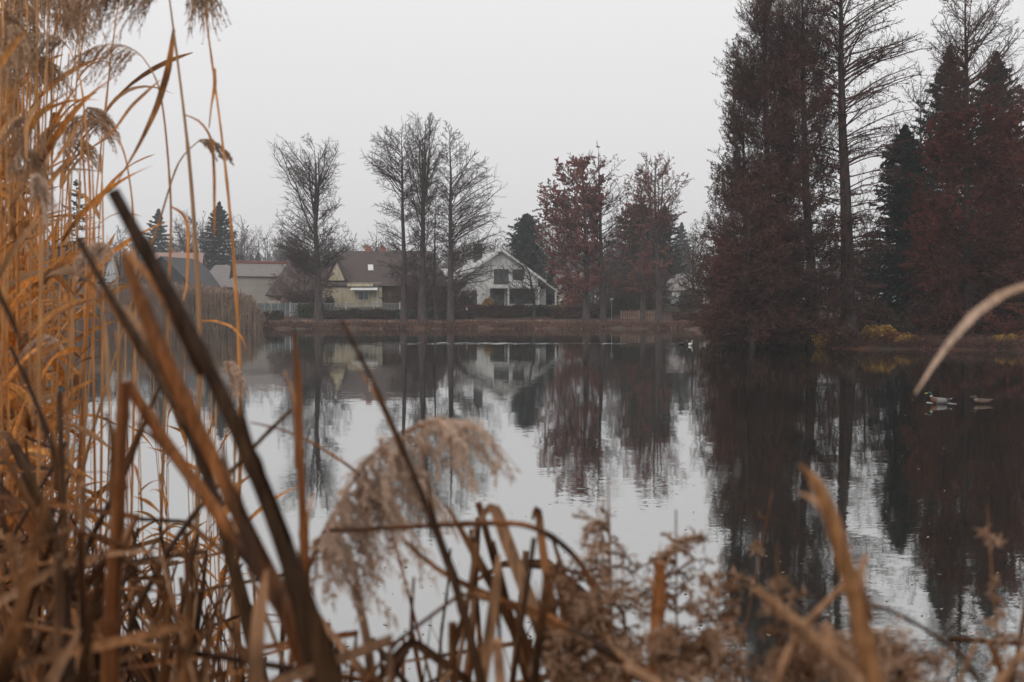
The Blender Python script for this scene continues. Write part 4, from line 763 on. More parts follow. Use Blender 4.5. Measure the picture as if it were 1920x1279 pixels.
# walking person on the path
def person():
    D = 139.5; x = X(875, D); zb = G(x, D)
    J = [(0, 0, .92), (0, 0, 1.12), (0, .0, 1.38), (0, -.01, 1.52), (0, -.02, 1.62), (0, -.02, 1.74),
         (-.18, 0, 1.40), (-.24, .02, 1.14), (-.2, -.12, .92), (.18, 0, 1.40), (.24, .02, 1.14), (.22, -.1, .9),
         (-.1, 0, .86), (-.11, -.12, .48), (-.11, -.16, .08), (-.11, -.30, .04), (.1, 0, .86), (.11, .06, .48), (.11, .20, .10), (.11, .08, .04)]
    E = [(0, 1), (1, 2), (2, 3), (3, 4), (4, 5), (2, 6), (6, 7), (7, 8), (2, 9), (9, 10), (10, 11), (0, 12), (12, 13), (13, 14), (14, 15), (0, 16), (16, 17), (17, 18), (18, 19)]
    Rr = [.15, .14, .15, .06, .085, .085, .07, .05, .04, .07, .05, .04, .10, .07, .05, .04, .10, .07, .05, .04]
    def skin(name, J, E, Rr, m, parent=None, lv=1):
        me = bpy.data.meshes.new(name); me.from_pydata(J, E, []); o = bpy.data.objects.new(name, me); COL.objects.link(o)
        md = o.modifiers.new('skin', 'SKIN'); md.use_smooth_shade = True
        for i, rr in enumerate(Rr): me.skin_vertices[0].data[i].radius = (rr, rr)
        me.skin_vertices[0].data[0].use_root = True
        s_ = o.modifiers.new('sub', 'SUBSURF'); s_.levels = lv; s_.render_levels = lv; me.materials.append(m)
        if parent: o.parent = parent
        return o
    b_ = skin('person', J, E, Rr, flat('skin', (.45, .28, .2), .6)); b_.location = (x, D, zb); tag(b_, 'person in a dark coat and pale scarf walking below the white house', 'person')
    skin('coat', [(0, 0, .66), (0, 0, .95), (0, 0, 1.36), (-.19, 0, 1.39), (-.26, .02, 1.13), (-.21, -.12, .95), (.19, 0, 1.39), (.26, .02, 1.13), (.23, -.1, .93)], [(0, 1), (1, 2), (2, 3), (3, 4), (4, 5), (2, 6), (6, 7), (7, 8)], [.21, .19, .19, .1, .075, .06, .1, .075, .06], flat('dark_coat', (.02, .022, .03), .9), b_)
    skin('trousers', [(0, 0, .9), (-.1, 0, .84), (-.11, -.12, .48), (-.11, -.16, .12), (.1, 0, .84), (.11, .06, .48), (.11, .20, .14)], [(0, 1), (1, 2), (2, 3), (0, 4), (4, 5), (5, 6)], [.16, .115, .085, .065, .115, .085, .065], flat('dark_trousers', (.025, .025, .03), .9), b_)
    skin('scarf', [(-.07, -.06, 1.50), (.07, -.06, 1.50), (.03, -.2, 1.3)], [(0, 1), (1, 2)], [.08, .08, .06], flat('pale_scarf', (.6, .6, .62), .9), b_)
    skin('hair', [(0, .03, 1.66), (0, .02, 1.78)], [(0, 1)], [.10, .085], flat('dark_hair', (.03, .02, .015), .8), b_)
person()
# ------------------------------------------------------------------ birds
def bird(name, label, px, py, sections, mats, zone, head, bill, rz=0, scale=1., cat='duck', neck=None, group=None, tail=None):
    """sections: (x, z, half width, half height) from breast to tail; zone(x,z)->material index"""
    D = CAMZ * FPX / (py - 580) if False else None
    # distance where the ray meets the water
    d = P(px, py, 10) - np.array([0, 0, CAMZ]); t_ = -CAMZ / d[2]; p = np.array([0, 0, CAMZ]) + d * t_
    na = 14; a = np.arange(na) * 2 * np.pi / na
    def loft(sec):
        S = np.array(sec, float); c2 = np.stack([S[:, 0], S[:, 1]], -1); T = nrm(np.gradient(c2, axis=0)); N = np.stack([-T[:, 1], T[:, 0]], -1)
        return np.array([[(c2[i, 0] + N[i, 0] * S[i, 3] * math.sin(q), S[i, 2] * math.cos(q), c2[i, 1] + N[i, 1] * S[i, 3] * math.sin(q)) for q in a] for i in range(len(S))])
    g = Geo(); Rg = loft(sections); k = len(sections)
    for i in range(k - 1):
        V = Rg[i:i + 2].reshape(-1, 3); Q = [(j, (j + 1) % na, na + (j + 1) % na, na + j) for j in range(na)]
        for q_ in Q:
            c_ = V[list(q_)].mean(0); g.add(V[list(q_)], [(0, 1, 2, 3)], m=zone(c_[0], c_[2]))
    V = Rg.reshape(-1, 3)
    g.add(Rg[0], None, [(0, j, j + 1) for j in range(1, na - 1)], m=zone(sections[0][0], sections[0][1])); g.add(Rg[-1], None, [(0, j + 1, j) for j in range(1, na - 1)], m=zone(sections[-1][0], sections[-1][1]))
    o = g.build(name, mats, origin=None); bm_clean(o)
    o.location = (p[0], p[1], 0); o.rotation_euler = (0, 0, rz); o.scale = (scale,) * 3
    tag(o, label, cat, group)
    g = Geo(); tubes(g, [[bill[0], 0, bill[1]], [bill[0] - .03, 0, bill[1] - .006], [bill[0] - .06, 0, bill[1] - .012]], [.016, .013, .012], 8, cap=True); g.build('bill', bill[2], o)
    for sy in (-1, 1):
        g = Geo(); tubes(g, [[head[0], sy * (head[2] - .006), head[1] + .012], [head[0], sy * (head[2] + .003), head[1] + .012]], [.006, .004], 6, cap=True); g.build('eye', M['black'], o)
    return o
import bmesh
def bm_clean(o):
    b = bmesh.new(); b.from_mesh(o.data); bmesh.ops.remove_doubles(b, verts=b.verts, dist=.0008); bmesh.ops.recalc_face_normals(b, faces=b.faces); b.to_mesh(o.data); b.free()
    for p in o.data.polygons: p.use_smooth = True
duckbody = [(-.332, .262, .006, .006), (-.322, .266, .022, .022), (-.30, .272, .031, .031), (-.275, .270, .034, .034), (-.25, .248, .032, .032), (-.238, .215, .029, .030), (-.232, .185, .032, .034), (-.215, .145, .046, .05), (-.18, .100, .075, .075), (-.12, .072, .105, .092), (-.04, .062, .125, .095), (.05, .062, .125, .09), (.13, .075, .10, .072), (.19, .095, .062, .046), (.245, .12, .034, .022), (.30, .145, .014, .008)]
mk = [flat('drake_grey', (.17, .165, .16), .7), flat('drake_green', (.015, .05, .03), .35), flat('drake_brown', (.12, .05, .03), .7), flat('drake_white', (.5, .5, .49), .7), flat('drake_black', (.02, .02, .02), .6), flat('duck_bill', (.45, .36, .06), .5)]
def zd(x, z):
    if z > .205: return 1
    if x < -.17 and z > .18: return 3
    if x < -.12: return 2
    if x > .27: return 3
    if x > .13: return 4
    if z > .13: return 2 if abs(x) > .3 else 0
    return 0
bird('mallard', 'mallard drake with a dark head, white collar and pale grey body swimming left', 1763, 757, duckbody, mk, zd, (-.30, .275, .034), (-.335, .27, mk[5]), group='ducks on the open water at right')
hb_ = [flat('hen_brown', (.10, .065, .045), .8), flat('hen_dark', (.06, .04, .03), .8), flat('hen_buff', (.18, .13, .10), .8)]
hensec = [(a + (.05 if b_ > .2 else 0), b_ * (.72 if b_ > .14 else 1), c_ * .92, d_ * .9) for a, b_, c_, d_ in duckbody]
bird('mallard', 'plain brown mallard hen following right of the drake', 1843, 757, hensec, hb_, lambda x, z: 2 if (x < -.17 and z < .16) else (1 if z > .12 and x > -.15 else 0), (-.25, .2, .032), (-.285, .195, hb_[2]), scale=.92, group='ducks on the open water at right')
dk = [flat('coot_black', (.02, .02, .022), .6)]; wt = [flat('gull_white', (.75, .75, .74), .7)]
bird('water_bird', 'small black water bird at the right end of the long bright wake', 1277, 647, duckbody, dk, lambda x, z: 0, (-.30, .275, .034), (-.335, .27, flat('white_bill', (.7, .7, .65), .5)), rz=R(180), scale=1.1, cat='bird')
bird('water_bird', 'small white bird on the water just right of the black one', 1295, 648, duckbody, wt, lambda x, z: 0, (-.30, .275, .034), (-.335, .27, mk[5]), rz=R(100), scale=1.15, cat='bird')
# wakes: low raised ridges of water
def wake(label, p0, p1, wdt, h, seed, spread=.0):
    rng = np.random.default_rng(seed); k = 120; g = Geo(); s = np.linspace(0, 1, k)
    for sg in (-1, 1):
        L0 = np.linalg.norm(np.array(p1) - p0); x = p0[0] + (p1[0] - p0[0]) * s; y = p0[1] + (p1[1] - p0[1]) * s + sg * spread * s + .06 * np.sin(s * 23 + seed + sg) + .03 * np.sin(s * 61)
        hh_ = h * (.6 + .4 * np.sin(s * 90 + sg)) * np.minimum(1, (1 - s) * 6 + .15) + .004
        nr = 13; rows = [(-wdt + 2 * wdt * q / (nr - 1), (q % 2) * (.6 + .4 * math.sin(q * 1.7))) for q in range(nr)]
        V = np.stack([np.stack([x, y + a, hh_ * b_ + .003], -1) for a, b_ in rows], 1)
        i = np.arange(k - 1)[:, None] * nr; j = np.arange(nr - 1)[None]; Q = np.stack([i + j, i + j + 1, i + nr + j + 1, i + nr + j], -1); g.add(V, Q)
    o = g.build('wake', M['water']); tag(o, label, 'wake'); struct(o)
yw = 2.4 * 2000 / 64.5
wake('long bright wake', (X(1262, yw), yw), (X(700, yw), yw + 1), .6, .012, 3, 1.6)
wake('short wake', (X(1742, 27.2), 27.3), (X(1790, 27.2), 27.3), .10, .006, 4, .25)
# floating leaves
rng = np.random.default_rng(77); n = 380; y = 1 / rng.uniform(1 / 62, 1 / 7., n); px = 1340 + 640 * rng.random(n) ** .8; px[:260] = rng.uniform(500, 1340, 260); x = (px - 960) / FPX * y
k = shore(x, y) < -.3; x = x[k]; y = y[k]; n = len(x); a = rng.random(n) * 6.28; sz = rng.uniform(.004, .016, n); el = rng.uniform(1, 2.5, n)
u = np.stack([np.cos(a), np.sin(a), 0 * a], -1) * (sz * el)[:, None]; v = np.stack([-np.sin(a), np.cos(a), 0 * a], -1) * sz[:, None]; c_ = np.stack([x, y, np.full(n, .006)], -1)
up_ = np.array([0, 0, 1.]) * (sz * .5)[:, None]
V = np.stack([c_ - u, c_ - v + up_ * .3, c_ + u + up_, c_ + v + up_ * .3], 1); g = Geo().add(V, np.arange(n * 4).reshape(-1, 4))
tag(g.build('floating_leaves', mat('floating_leaf', (.22, .16, .11), (.45, .38, .31), 3, .6), smooth=False), 'scattered pale leaves and flecks floating on the water', 'leaves', kind='stuff')
# ------------------------------------------------------------------ foreground reeds
def smooth_path(pts, k=16):
    pts = np.asarray(pts, float); t = np.concatenate([[0], np.cumsum(np.linalg.norm(np.diff(pts, axis=0), axis=1))]); t /= t[-1]; u = np.linspace(0, 1, k)
    # Catmull-Rom like smoothing through dense linear sample + box filter
    m = 8 * k; uu = np.linspace(0, 1, m); q = np.stack([np.interp(uu, t, pts[:, i]) for i in range(pts.shape[1])], -1); w_ = max(m // 14, 1)
    pad = np.concatenate([np.repeat(q[:1], w_, 0) - (q[1] - q[0]) * np.arange(w_, 0, -1)[:, None], q, np.repeat(q[-1:], w_, 0) + (q[-1] - q[-2]) * np.arange(1, w_ + 1)[:, None]])
    ker = np.ones(2 * w_ + 1) / (2 * w_ + 1); q = np.stack([np.convolve(pad[:, i], ker, 'valid') for i in range(pts.shape[1])], -1)
    return np.stack([np.interp(u, uu, q[:, i]) for i in range(pts.shape[1])], -1)
def pxpath(pts, d, k=16, sharp=False):
    """photo pixel path (x, y, width px) at distance d (scalar or per point) -> points, radii"""
    pts = np.array([p if len(p) > 2 else (*p, 0) for p in pts], float)
    dd = np.full(len(pts), d, float) if np.isscalar(d) else np.array(d, float)
    A = np.concatenate([pts, dd[:, None]], 1)
    if not sharp: A = smooth_path(A, k)
    W = np.array([P(a[0], a[1], a[3]) for a in A]); return W, A[:, 2] * A[:, 3] / FPX / 2
def ground_end(W, r, rb=None):
    e = W[-1]; zg = max(G(e[0], e[1]), -.3) - .05
    if e[2] > zg + .05:
        dv = W[-1] - W[-2]; dv = dv / (abs(dv[2]) + 1e-6); dv[:2] = np.clip(dv[:2], -.25, .25); q = np.array([.33, .66, 1]); H = e[2] - zg
        ex = np.stack([e[0] + dv[0] * H * q, e[1] + dv[1] * H * q, e[2] - H * q], -1); W = np.concatenate([W, ex]); r = np.concatenate([r, np.full(3, r[-1])])
    return W, r
def stemgeo(W, r, sides=10, nodes=True):
    """a reed culm with swollen nodes"""
    n = 40; t = np.linspace(0, 1, len(W)); u = np.linspace(0, 1, n); Q = np.stack([np.interp(u, t, W[:, i]) for i in range(3)], -1); rr = np.interp(u, t, r)
    if nodes: rr = rr * (1 + .22 * (np.arange(n) % 8 == 4) )
    g = Geo(); tubes(g, Q, rr, sides, cap=True); return g
def leafgeo(W, wd, tw0=0., tw1=1., g=None, fold=.22):
    g = g or Geo(); k = len(W); ribbons(g, W, wd, np.linspace(tw0, tw1, k)[None], fold); return g
def plumegeo(base, dirv, L_, wind, rng, nb=30, hair=14, droop=1., r=.0008, spread=.55, hl=.5):
    """a drooping one-sided panicle: rachis, branchlets arching over, fine spikelets"""
    g = Geo(); k = 8; s = np.linspace(0, 1, k)[:, None]; base = np.asarray(base, float); dirv = nrm(np.asarray(dirv, float)); wind = np.asarray(wind, float)
    Rc = base + dirv * L_ * s * .75 + wind * L_ * s ** 2 * .5 + np.array([0, 0, -.34]) * L_ * droop * s ** 3
    tubes(g, Rc, np.linspace(2.4, .8, k) * r, 5)
    t = (np.arange(nb) + rng.random(nb)) / nb * .98; f = t * (k - 1); i = np.clip(f.astype(int), 0, k - 2); fr = (f - i)[:, None]; p0 = Rc[i] * (1 - fr) + Rc[i + 1] * fr; T = nrm(Rc[i + 1] - Rc[i])
    wh = wind * np.array([1, 1, 0]); d = nrm(T * .7 + spread * nrm(rng.normal(size=(nb, 3))) + wh * .6 + np.array([0, 0, .35])); l = L_ * (.60 - .32 * t) * rng.uniform(.6, 1.15, nb); kk = 8; q = np.linspace(0, 1, kk)[None, :, None]
    B = p0[:, None] + d[:, None] * l[:, None, None] * q * .8; B += (wh * .35 + np.array([0, 0, -1.15 * droop]))[None, None] * l[:, None, None] * q ** 2
    tubes(g, B, np.linspace(1., .5, kk)[None] * r * np.ones((nb, 1)), 3)
    C = spawn(rng, B, hair, .25, 1, .38, .17, 3, -.35, .04, 0, .25); tubes(g, C, np.array([.7, .9, .3])[None] * r * np.ones((len(C), 1)), 3)
    i = rng.integers(0, len(C), len(C) * 2); tt = rng.random((len(i), 1)); pts = C[i, 0] * (1 - tt) + C[i, -1] * tt; leafquads(g, pts, r * 3.6, rng, C[i, -1] - C[i, 0], 3.6)
    return g
# ---- stalks that stand clear: (label, path, distance, plume, leaves)
rngF = np.random.default_rng(123)
STALKS = [
 ('left one of the two tallest golden reeds with plumes cut by the top edge', [(318, 0, 3), (326, 60, 4), (345, 210, 5), (358, 330, 7), (366, 450, 8), (375, 600, 9), (372, 800, 9)], 2.6, 'stem'),
 ('right one of the two tallest golden reeds with plumes cut by the top edge', [(382, 5, 3), (390, 60, 3.5), (405, 170, 4), (425, 330, 5), (440, 500, 6), (448, 640, 7), (452, 800, 7), (448, 960, 7)], 2.7, 'stem'),
 ('slender reed with a thin feathery plume arching left, next to the broad orange leaf', [(268, 106, 2), (290, 125, 3), (305, 190, 3.5), (315, 290, 4), (322, 400, 4), (318, 500, 5), (308, 800, 6)], 3.0, 'stem'),
 ('thin leaning reed with a small dark curled plume between the two tall reeds', [(366, 268, 2), (345, 278, 3), (330, 312, 3), (315, 360, 3.5), (295, 430, 4), (262, 520, 5), (225, 640, 5), (170, 820, 6)], 2.9, 'stem'),
 ('reed with a wide plume nodding left, right hand one of the low plume pair', [(200, 235, 2), (225, 250, 3), (237, 300, 3), (247, 360, 3.5), (252, 430, 4), (255, 560, 5), (250, 800, 5)], 3.3, 'stem'),
 ('reed with a wide shaggy plume nodding right, left hand one of the low plume pair', [(150, 235, 2), (152, 250, 3), (158, 320, 3.5), (163, 420, 4), (160, 560, 5), (158, 820, 6)], 3.4, 'stem'),
 ('thin straight reed just right of the low plume pair', [(190, 290, 2), (192, 360, 3), (194, 480, 3.5), (192, 640, 4), (190, 860, 5)], 3.2, 'stem'),
 ('thin straight reed between the two low plumes', [(172, 285, 2), (175, 360, 3), (178, 480, 4), (174, 640, 5), (178, 900, 5)], 3.1, 'stem'),
 ('reed with a dense drooping plume, highest beside the left stand', [(130, 90, 2), (148, 120, 3), (155, 170, 3), (163, 260, 3.5), (170, 360, 4), (165, 600, 5), (150, 840, 6)], 3.2, 'stem'),
 ('reed with a short curved plume at the very top left', [(128, -20, 2), (140, 0, 2.5), (98, 30, 3), (97, 80, 3), (96, 240, 4), (100, 500, 5), (98, 820, 6)], 3.3, 'stem'),
 ('thin pale reed with no plume in the gap right of the left stand', [(128, 250, 2), (129, 330, 3), (130, 480, 4), (128, 700, 4)], 3.0, 'stem'),
]
PL = {0: ((-.35, 0, .5), .24, (-.55, .1, -.4), 56), 1: ((-.05, 0, .4), .22, (.10, .1, -.5), 64), 2: ((-.5, 0, .55), .19, (-.85, .1, -.4), 34), 3: ((.5, 0, .5), .10, (.5, .1, -.9), 24), 4: ((-.5, 0, .4), .20, (-.75, .1, -.5), 44), 5: ((.1, 0, .6), .21, (.45, .1, -.6), 50), 8: ((-.5, 0, .6), .25, (-.6, .1, -.6), 64), 9: ((.35, 0, .5), .16, (.35, .1, -.8), 30)}
def reed(label, path, d, m, plume=None, group=None, leaves=0, rng=rngF, pm='plume'):
    W, r = pxpath(path, d, 22); W, r = ground_end(W, r); base = W[-1].copy()
    root = empty('reed_stalk', base, label, 'reed', group)
    stemgeo(W - base, np.maximum(r, .0012)).build('stem', M[m], root)
    if plume:
        dv, L_, wd, nb = plume; plumegeo(W[0] - base, dv, L_, wd, rng, nb).build('plume', M[pm], root, smooth=False)
    for i in range(leaves):
        j = rng.integers(6, 20); p0 = W[j] - base; a = rng.choice([-1, 1]) * rng.uniform(.5, 1); L_ = rng.uniform(.2, .45); k = 10; s = np.linspace(0, 1, k)[:, None]
        Q = p0 + np.array([a * .55, rng.normal() * .4, .75]) * L_ * s + np.array([a * .15, 0, -rng.uniform(.4, 1.3)]) * L_ * s ** 2
        wd = .016 * np.sin(np.linspace(.35, 3.1, k)) ** .7 * rng.uniform(.5, 1); leafgeo(Q, wd, 0, rng.normal() * 1.5).build('leaf', M['leaf'], root)
    return root
for i, (lab, path, d, m) in enumerate(STALKS): reed(lab, path, d, m, PL.get(i), None, 1 if i in (4, 6, 8) else 0)
# ---- single leaves and bent or broken reeds, each followed from the photo at its own distance
LEAVES = [
 ('broad orange leaf blade hanging from the tallest reed', [(326, 55, 6), (316, 130, 15), (295, 200, 14), (262, 270, 8), (215, 350, 2)], 2.6, 'leaf'),
 ('orange leaf blade rising from the plume pair to the feathery plume', [(300, 150, 3), (275, 172, 11), (245, 200, 10), (215, 243, 6), (170, 280, 3)], 2.7, 'leaf'),
 ('narrow orange leaf folded down along the right tall reed', [(402, 128, 6), (403, 160, 8), (396, 200, 4), (392, 240, 3)], 2.65, 'leaf'),
 ('long thin orange leaf between the two tall reeds', [(345, 215, 2), (375, 225, 4), (398, 260, 5), (402, 330, 7), (402, 400, 6), (402, 440, 3)], 2.6, 'leaf'),
 ('bright orange leaf arching right over the water below the tall reeds', [(378, 602, 5), (405, 602, 9), (435, 612, 9), (455, 634, 4), (462, 655, 2)], 2.5, 'leaf'),
 ('brown curled leaf beside the long dark stalk', [(322, 388, 3), (345, 400, 7), (353, 430, 7), (352, 500, 6), (350, 540, 5), (340, 570, 2)], 2.5, 'leaf'),
 ('orange leaf at the top left edge', [(50, 55, 4), (25, 85, 16), (0, 120, 16), (-40, 190, 8)], 1.9, 'leaf'),
 ('upright orange leaf in the left stand pointing right', [(160, 212, 3), (140, 245, 9), (112, 290, 8), (80, 330, 4)], 2.5, 'leaf'),
 ('large dull orange leaf rising right from the left stand', [(140, 290, 3), (110, 320, 12), (88, 350, 10), (60, 420, 5)], 2.4, 'leaf'),
 ('pale leaf leaning left on the golden stand', [(78, 185, 3), (62, 205, 10), (48, 240, 12), (50, 300, 6)], 2.2, 'leaf'),
 ('pale tan leaf arching in from the right edge over the dark water', [(1716, 738, 8), (1745, 690, 18), (1790, 625, 26), (1840, 570, 38), (1890, 540, 36), (1940, 524, 26), (2040, 520, 20), (2180, 640, 20), (2230, 1100, 20)], .95, 'leafpale'),
 ('tan leaf hanging in the left stand at mid height', [(215, 620, 4), (222, 650, 10), (226, 700, 8), (224, 760, 4)], 2.3, 'leaftan'),
 ('orange leaf held upright near the water at left', [(190, 580, 3), (196, 610, 9), (200, 660, 10), (202, 720, 7), (206, 780, 5)], 2.2, 'leaf'),
 ('curved orange leaf tip above the crossing brown stalks', [(455, 900, 5), (440, 915, 14), (428, 940, 14), (420, 975, 10), (425, 1020, 6)], 1.9, 'leaf'),
]
BROKEN = [
 ('thick dark stalk cut off at the top, leaning across the left of the view', [(212, 358, 24), (255, 440, 27), (340, 590, 28), (420, 750, 30), (500, 930, 34), (560, 1100, 40), (600, 1290, 44)], .95, 'stemdark', 's'),
 ('long brown stalk running left of and parallel to the thick dark one', [(232, 475, 16), (262, 560, 26), (300, 650, 30), (345, 750, 28), (410, 880, 28), (470, 1010, 32), (540, 1150, 38), (590, 1290, 42)], 1.0, 'stembrown', 's'),
 ('thin dark brown stalk left of the parallel pair', [(146, 446, 10), (200, 545, 12), (250, 625, 15), (295, 700, 17), (350, 800, 18), (400, 920, 20), (440, 1080, 22)], 1.2, 'stemdark', 's'),
 ('thick upright brown stem of the snapped reed at left', [(236, 716, 22), (228, 800, 24), (222, 950, 26), (212, 1100, 30), (205, 1290, 34)], 1.05, 'stembrown', 's'),
 ('snapped top of the thick upright reed falling down to the right', [(238, 716, 20), (300, 815, 24), (365, 905, 24), (450, 1020, 26), (540, 1150, 28), (600, 1290, 28)], 1.08, 'stembrown', 's'),
 ('upright rust brown reed left of the nodding pale plume', [(552, 625, 8), (560, 720, 14), (562, 850, 14), (568, 960, 16), (572, 1080, 18), (580, 1290, 20)], 1.2, 'stembrown', 's'),
 ('thin dark reed leaning across the nodding pale plume', [(640, 600, 7), (700, 715, 9), (755, 840, 11), (808, 970, 14), (860, 1110, 18), (905, 1290, 20)], 1.15, 'stemdark', 's'),
 ('dark red stalk lying level across the nodding pale plume', [(618, 995, 8), (720, 990, 9), (830, 984, 10), (930, 980, 11), (1008, 982, 11), (1100, 1060, 12), (1180, 1290, 12)], 1.2, 'stembrown', 's'),
 ('thin dark diagonal stalk rising right behind the thick dark one', [(547, 768, 8), (500, 812, 8), (440, 878, 9), (390, 930, 10), (330, 1010, 12), (250, 1150, 14)], 1.4, 'stemdark', 's'),
 ('dark stalk crossing the snapped reed from lower left', [(300, 722, 7), (272, 790, 9), (230, 900, 10), (170, 1010, 12), (120, 1120, 14)], 1.6, 'stemdark', 's'),
 ('broad tan leaf bent over at its top, standing in the centre clump', [(880, 1010, 5), (905, 965, 9), (925, 938, 24), (945, 1000, 26), (975, 1080, 26), (1015, 1180, 30), (1050, 1290, 34)], 1.3, 'leaftan', 'l'),
 ('upright bent brown reed at the right of the centre clump', [(998, 975, 5), (1008, 940, 14), (1016, 1020, 16), (1032, 1120, 18), (1050, 1290, 20)], 1.35, 'leafdark', 'l'),
 ('slim brown reed furthest right in the centre clump', [(1036, 1010, 6), (1055, 1070, 10), (1075, 1150, 13), (1085, 1290, 15)], 1.4, 'leafdark', 'l'),
 ('upright tan leaf in front of the centre clump', [(935, 1040, 8), (930, 1100, 20), (918, 1190, 22), (900, 1290, 26)], 1.15, 'leaftan', 'l'),
 ('dark brown leaf leaning right through the centre clump', [(835, 945, 6), (880, 1020, 16), (930, 1110, 20), (975, 1200, 24), (1010, 1290, 26)], 1.3, 'leafdark', 'l'),
 ('dark leaf descending from the left into the centre clump', [(760, 1015, 7), (820, 1070, 11), (900, 1110, 16), (1000, 1150, 20), (1120, 1210, 22), (1240, 1290, 22)], 1.25, 'leafdark', 'l'),
 ('bright pinkish tan leaf standing at the bottom left of centre', [(500, 1070, 8), (490, 1120, 26), (482, 1190, 32), (478, 1290, 34)], .95, 'leaftan', 'l'),
 ('broad grey tan leaf at the foot of the thick dark stalk', [(560, 1030, 4), (580, 1120, 20), (600, 1200, 40), (620, 1290, 56)], .9, 'stemdark', 'l'),
 ('tan stalk crossing lower left of the nodding plume', [(575, 1120, 8), (615, 1180, 14), (680, 1260, 18), (720, 1320, 18)], 1.1, 'leaftan', 'l'),
 ('upright tan stem under the nodding pale plume', [(665, 1050, 8), (672, 1120, 16), (688, 1200, 18), (700, 1290, 20)], 1.3, 'leaftan', 'l'),
 ('thin dark stem standing alone in the water gap', [(845, 1028, 4), (840, 1100, 5), (828, 1180, 6), (820, 1290, 6)], 1.5, 'stemdark', 's'),
 ('kinked brown reed pointing up in the water gap', [(776, 1082, 5), (772, 1140, 7), (772, 1200, 10), (745, 1250, 16), (720, 1300, 16)], 1.35, 'stembrown', 'l'),
 ('broken dark leaf folded at the bottom centre', [(700, 1290, 14), (740, 1235, 20), (772, 1200, 20), (820, 1235, 20), (880, 1280, 20), (900, 1320, 20)], 1.25, 'stemdark', 'l'),
 ('grey brown leaf sweeping up right from the bottom left corner', [(-60, 1165, 14), (30, 1110, 16), (110, 1060, 15), (200, 1038, 10), (300, 1032, 5)], 1.0, 'leaftan', 'l'),
 ('tan blade crossing the bottom left corner', [(150, 1180, 5), (128, 1220, 16), (100, 1270, 22), (80, 1320, 22)], .9, 'leaftan', 'l'),
 ('dark cut stalk at the left edge', [(30, 838, 10), (62, 905, 13), (98, 985, 14), (122, 1080, 16), (130, 1290, 18)], 1.3, 'stemdark', 's'),
 ('upright dark stalk in the left stand, flat topped', [(112, 735, 10), (114, 850, 11), (120, 1000, 14), (118, 1290, 18)], 1.5, 'stemdark', 's'),
 ('dark leaf hanging at the left edge', [(-10, 535, 8), (8, 570, 15), (28, 612, 12), (38, 650, 3)], 1.1, 'stemdark', 'l'),
 ('dark slanting stem over the left stand', [(20, 650, 7), (58, 730, 8), (92, 820, 9), (112, 900, 10), (125, 1100, 12)], 1.5, 'stemdark', 's'),
 ('blurred orange reed with a broken feathery tip at lower right', [(1500, 872, 6), (1530, 900, 22), (1556, 960, 30), (1580, 1040, 32), (1605, 1130, 34), (1640, 1290, 42)], .75, 'stemtan', 's'),
 ('blurred tan stalk leaning right at lower right', [(1418, 1102, 14), (1465, 1145, 24), (1530, 1200, 28), (1600, 1260, 30), (1640, 1330, 30)], .75, 'leaftan', 's'),
 ('blurred tan stalk crossing behind the orange reed', [(1580, 1098, 10), (1540, 1140, 12), (1495, 1185, 14), (1450, 1290, 18)], .85, 'leaftan', 's'),
 ('thin dark twig arching to the right at lower right', [(1610, 1130, 5), (1660, 1140, 6), (1720, 1170, 7), (1800, 1222, 8), (1850, 1300, 8)], 1.1, 'stemdark', 's'),
 ('thin tan stem at the bottom right', [(1840, 1185, 6), (1815, 1240, 9), (1790, 1300, 10)], .9, 'leaftan', 's'),
 ('short thick brown stump standing inside the dried weeds', [(1238, 1055, 20), (1236, 1120, 26), (1230, 1200, 26), (1226, 1300, 28)], 1.15, 'stembrown', 's'),
 ('tan stalk slanting down right in front of the dried weeds', [(1020, 1150, 12), (1090, 1195, 18), (1160, 1232, 20), (1260, 1290, 22)], 1.1, 'stembrown', 's'),
 ('pale stalk end at the bottom among the dried weeds', [(1172, 1248, 16), (1220, 1275, 20), (1270, 1310, 22)], .85, 'leaftan', 's'),
 ('pink tan stem at the right bottom corner', [(1935, 1215, 12), (1900, 1245, 14), (1860, 1300, 16)], .8, 'leaftan', 's'),
 ('thin brown stalk arching left of the nodding plume', [(470, 792, 3), (530, 805, 4), (590, 832, 5), (650, 870, 6), (720, 930, 5)], 1.5, 'stembrown', 's'),
]
for lab, path, d, m in LEAVES:
    W, r = pxpath(path, d, 18); base = W[-1].copy(); g = leafgeo(W - base, r * 2, .1, .9 if m == 'leafpale' else .5, fold=.25); tag(g.build('reed_leaf', M[m], origin=None), lab, 'reed leaf').location = base
for lab, path, d, m, kind in BROKEN:
    kinked = kind == 'l'
    W, r = pxpath(path, d, 30 if not kinked else 24); W, r = ground_end(W, r); base = W[-1].copy()
    if kind == 's': g = stemgeo(W - base, r)
    else: g = leafgeo(W - base, r * 2, .3, .1, fold=.3)
    o = g.build('broken_reed', M[m]); o.location = base; tag(o, lab, 'broken reed')
    if kind == 's' and r[:20].max() > .0045:
        for f0 in (.12, .46):
            k0 = int(f0 * 30); seg = W[k0:k0 + 9][::-1] - base; rs = r[k0:k0 + 9][::-1]; T_ = nrm(np.gradient(seg, axis=0)); sd_ = nrm(np.cross(T_, [0, 1., 0])) * (1 if f0 < .3 else -1); qv = np.linspace(0, 1, 9)[:, None]
            C_ = seg + sd_ * rs[:, None] * .55 - np.array([0, 1., 0]) * rs[:, None] * .75 + sd_ * qv ** 4 * .012
            gs = Geo(); ribbons(gs, C_, rs * 1.9 * np.linspace(1, .15, 9) ** .6, np.full((1, 9), .5 if f0 < .3 else -.5), .5); gs.build('leaf_sheath', M['leaftan' if m != 'stemdark' else 'leafdark'], o)
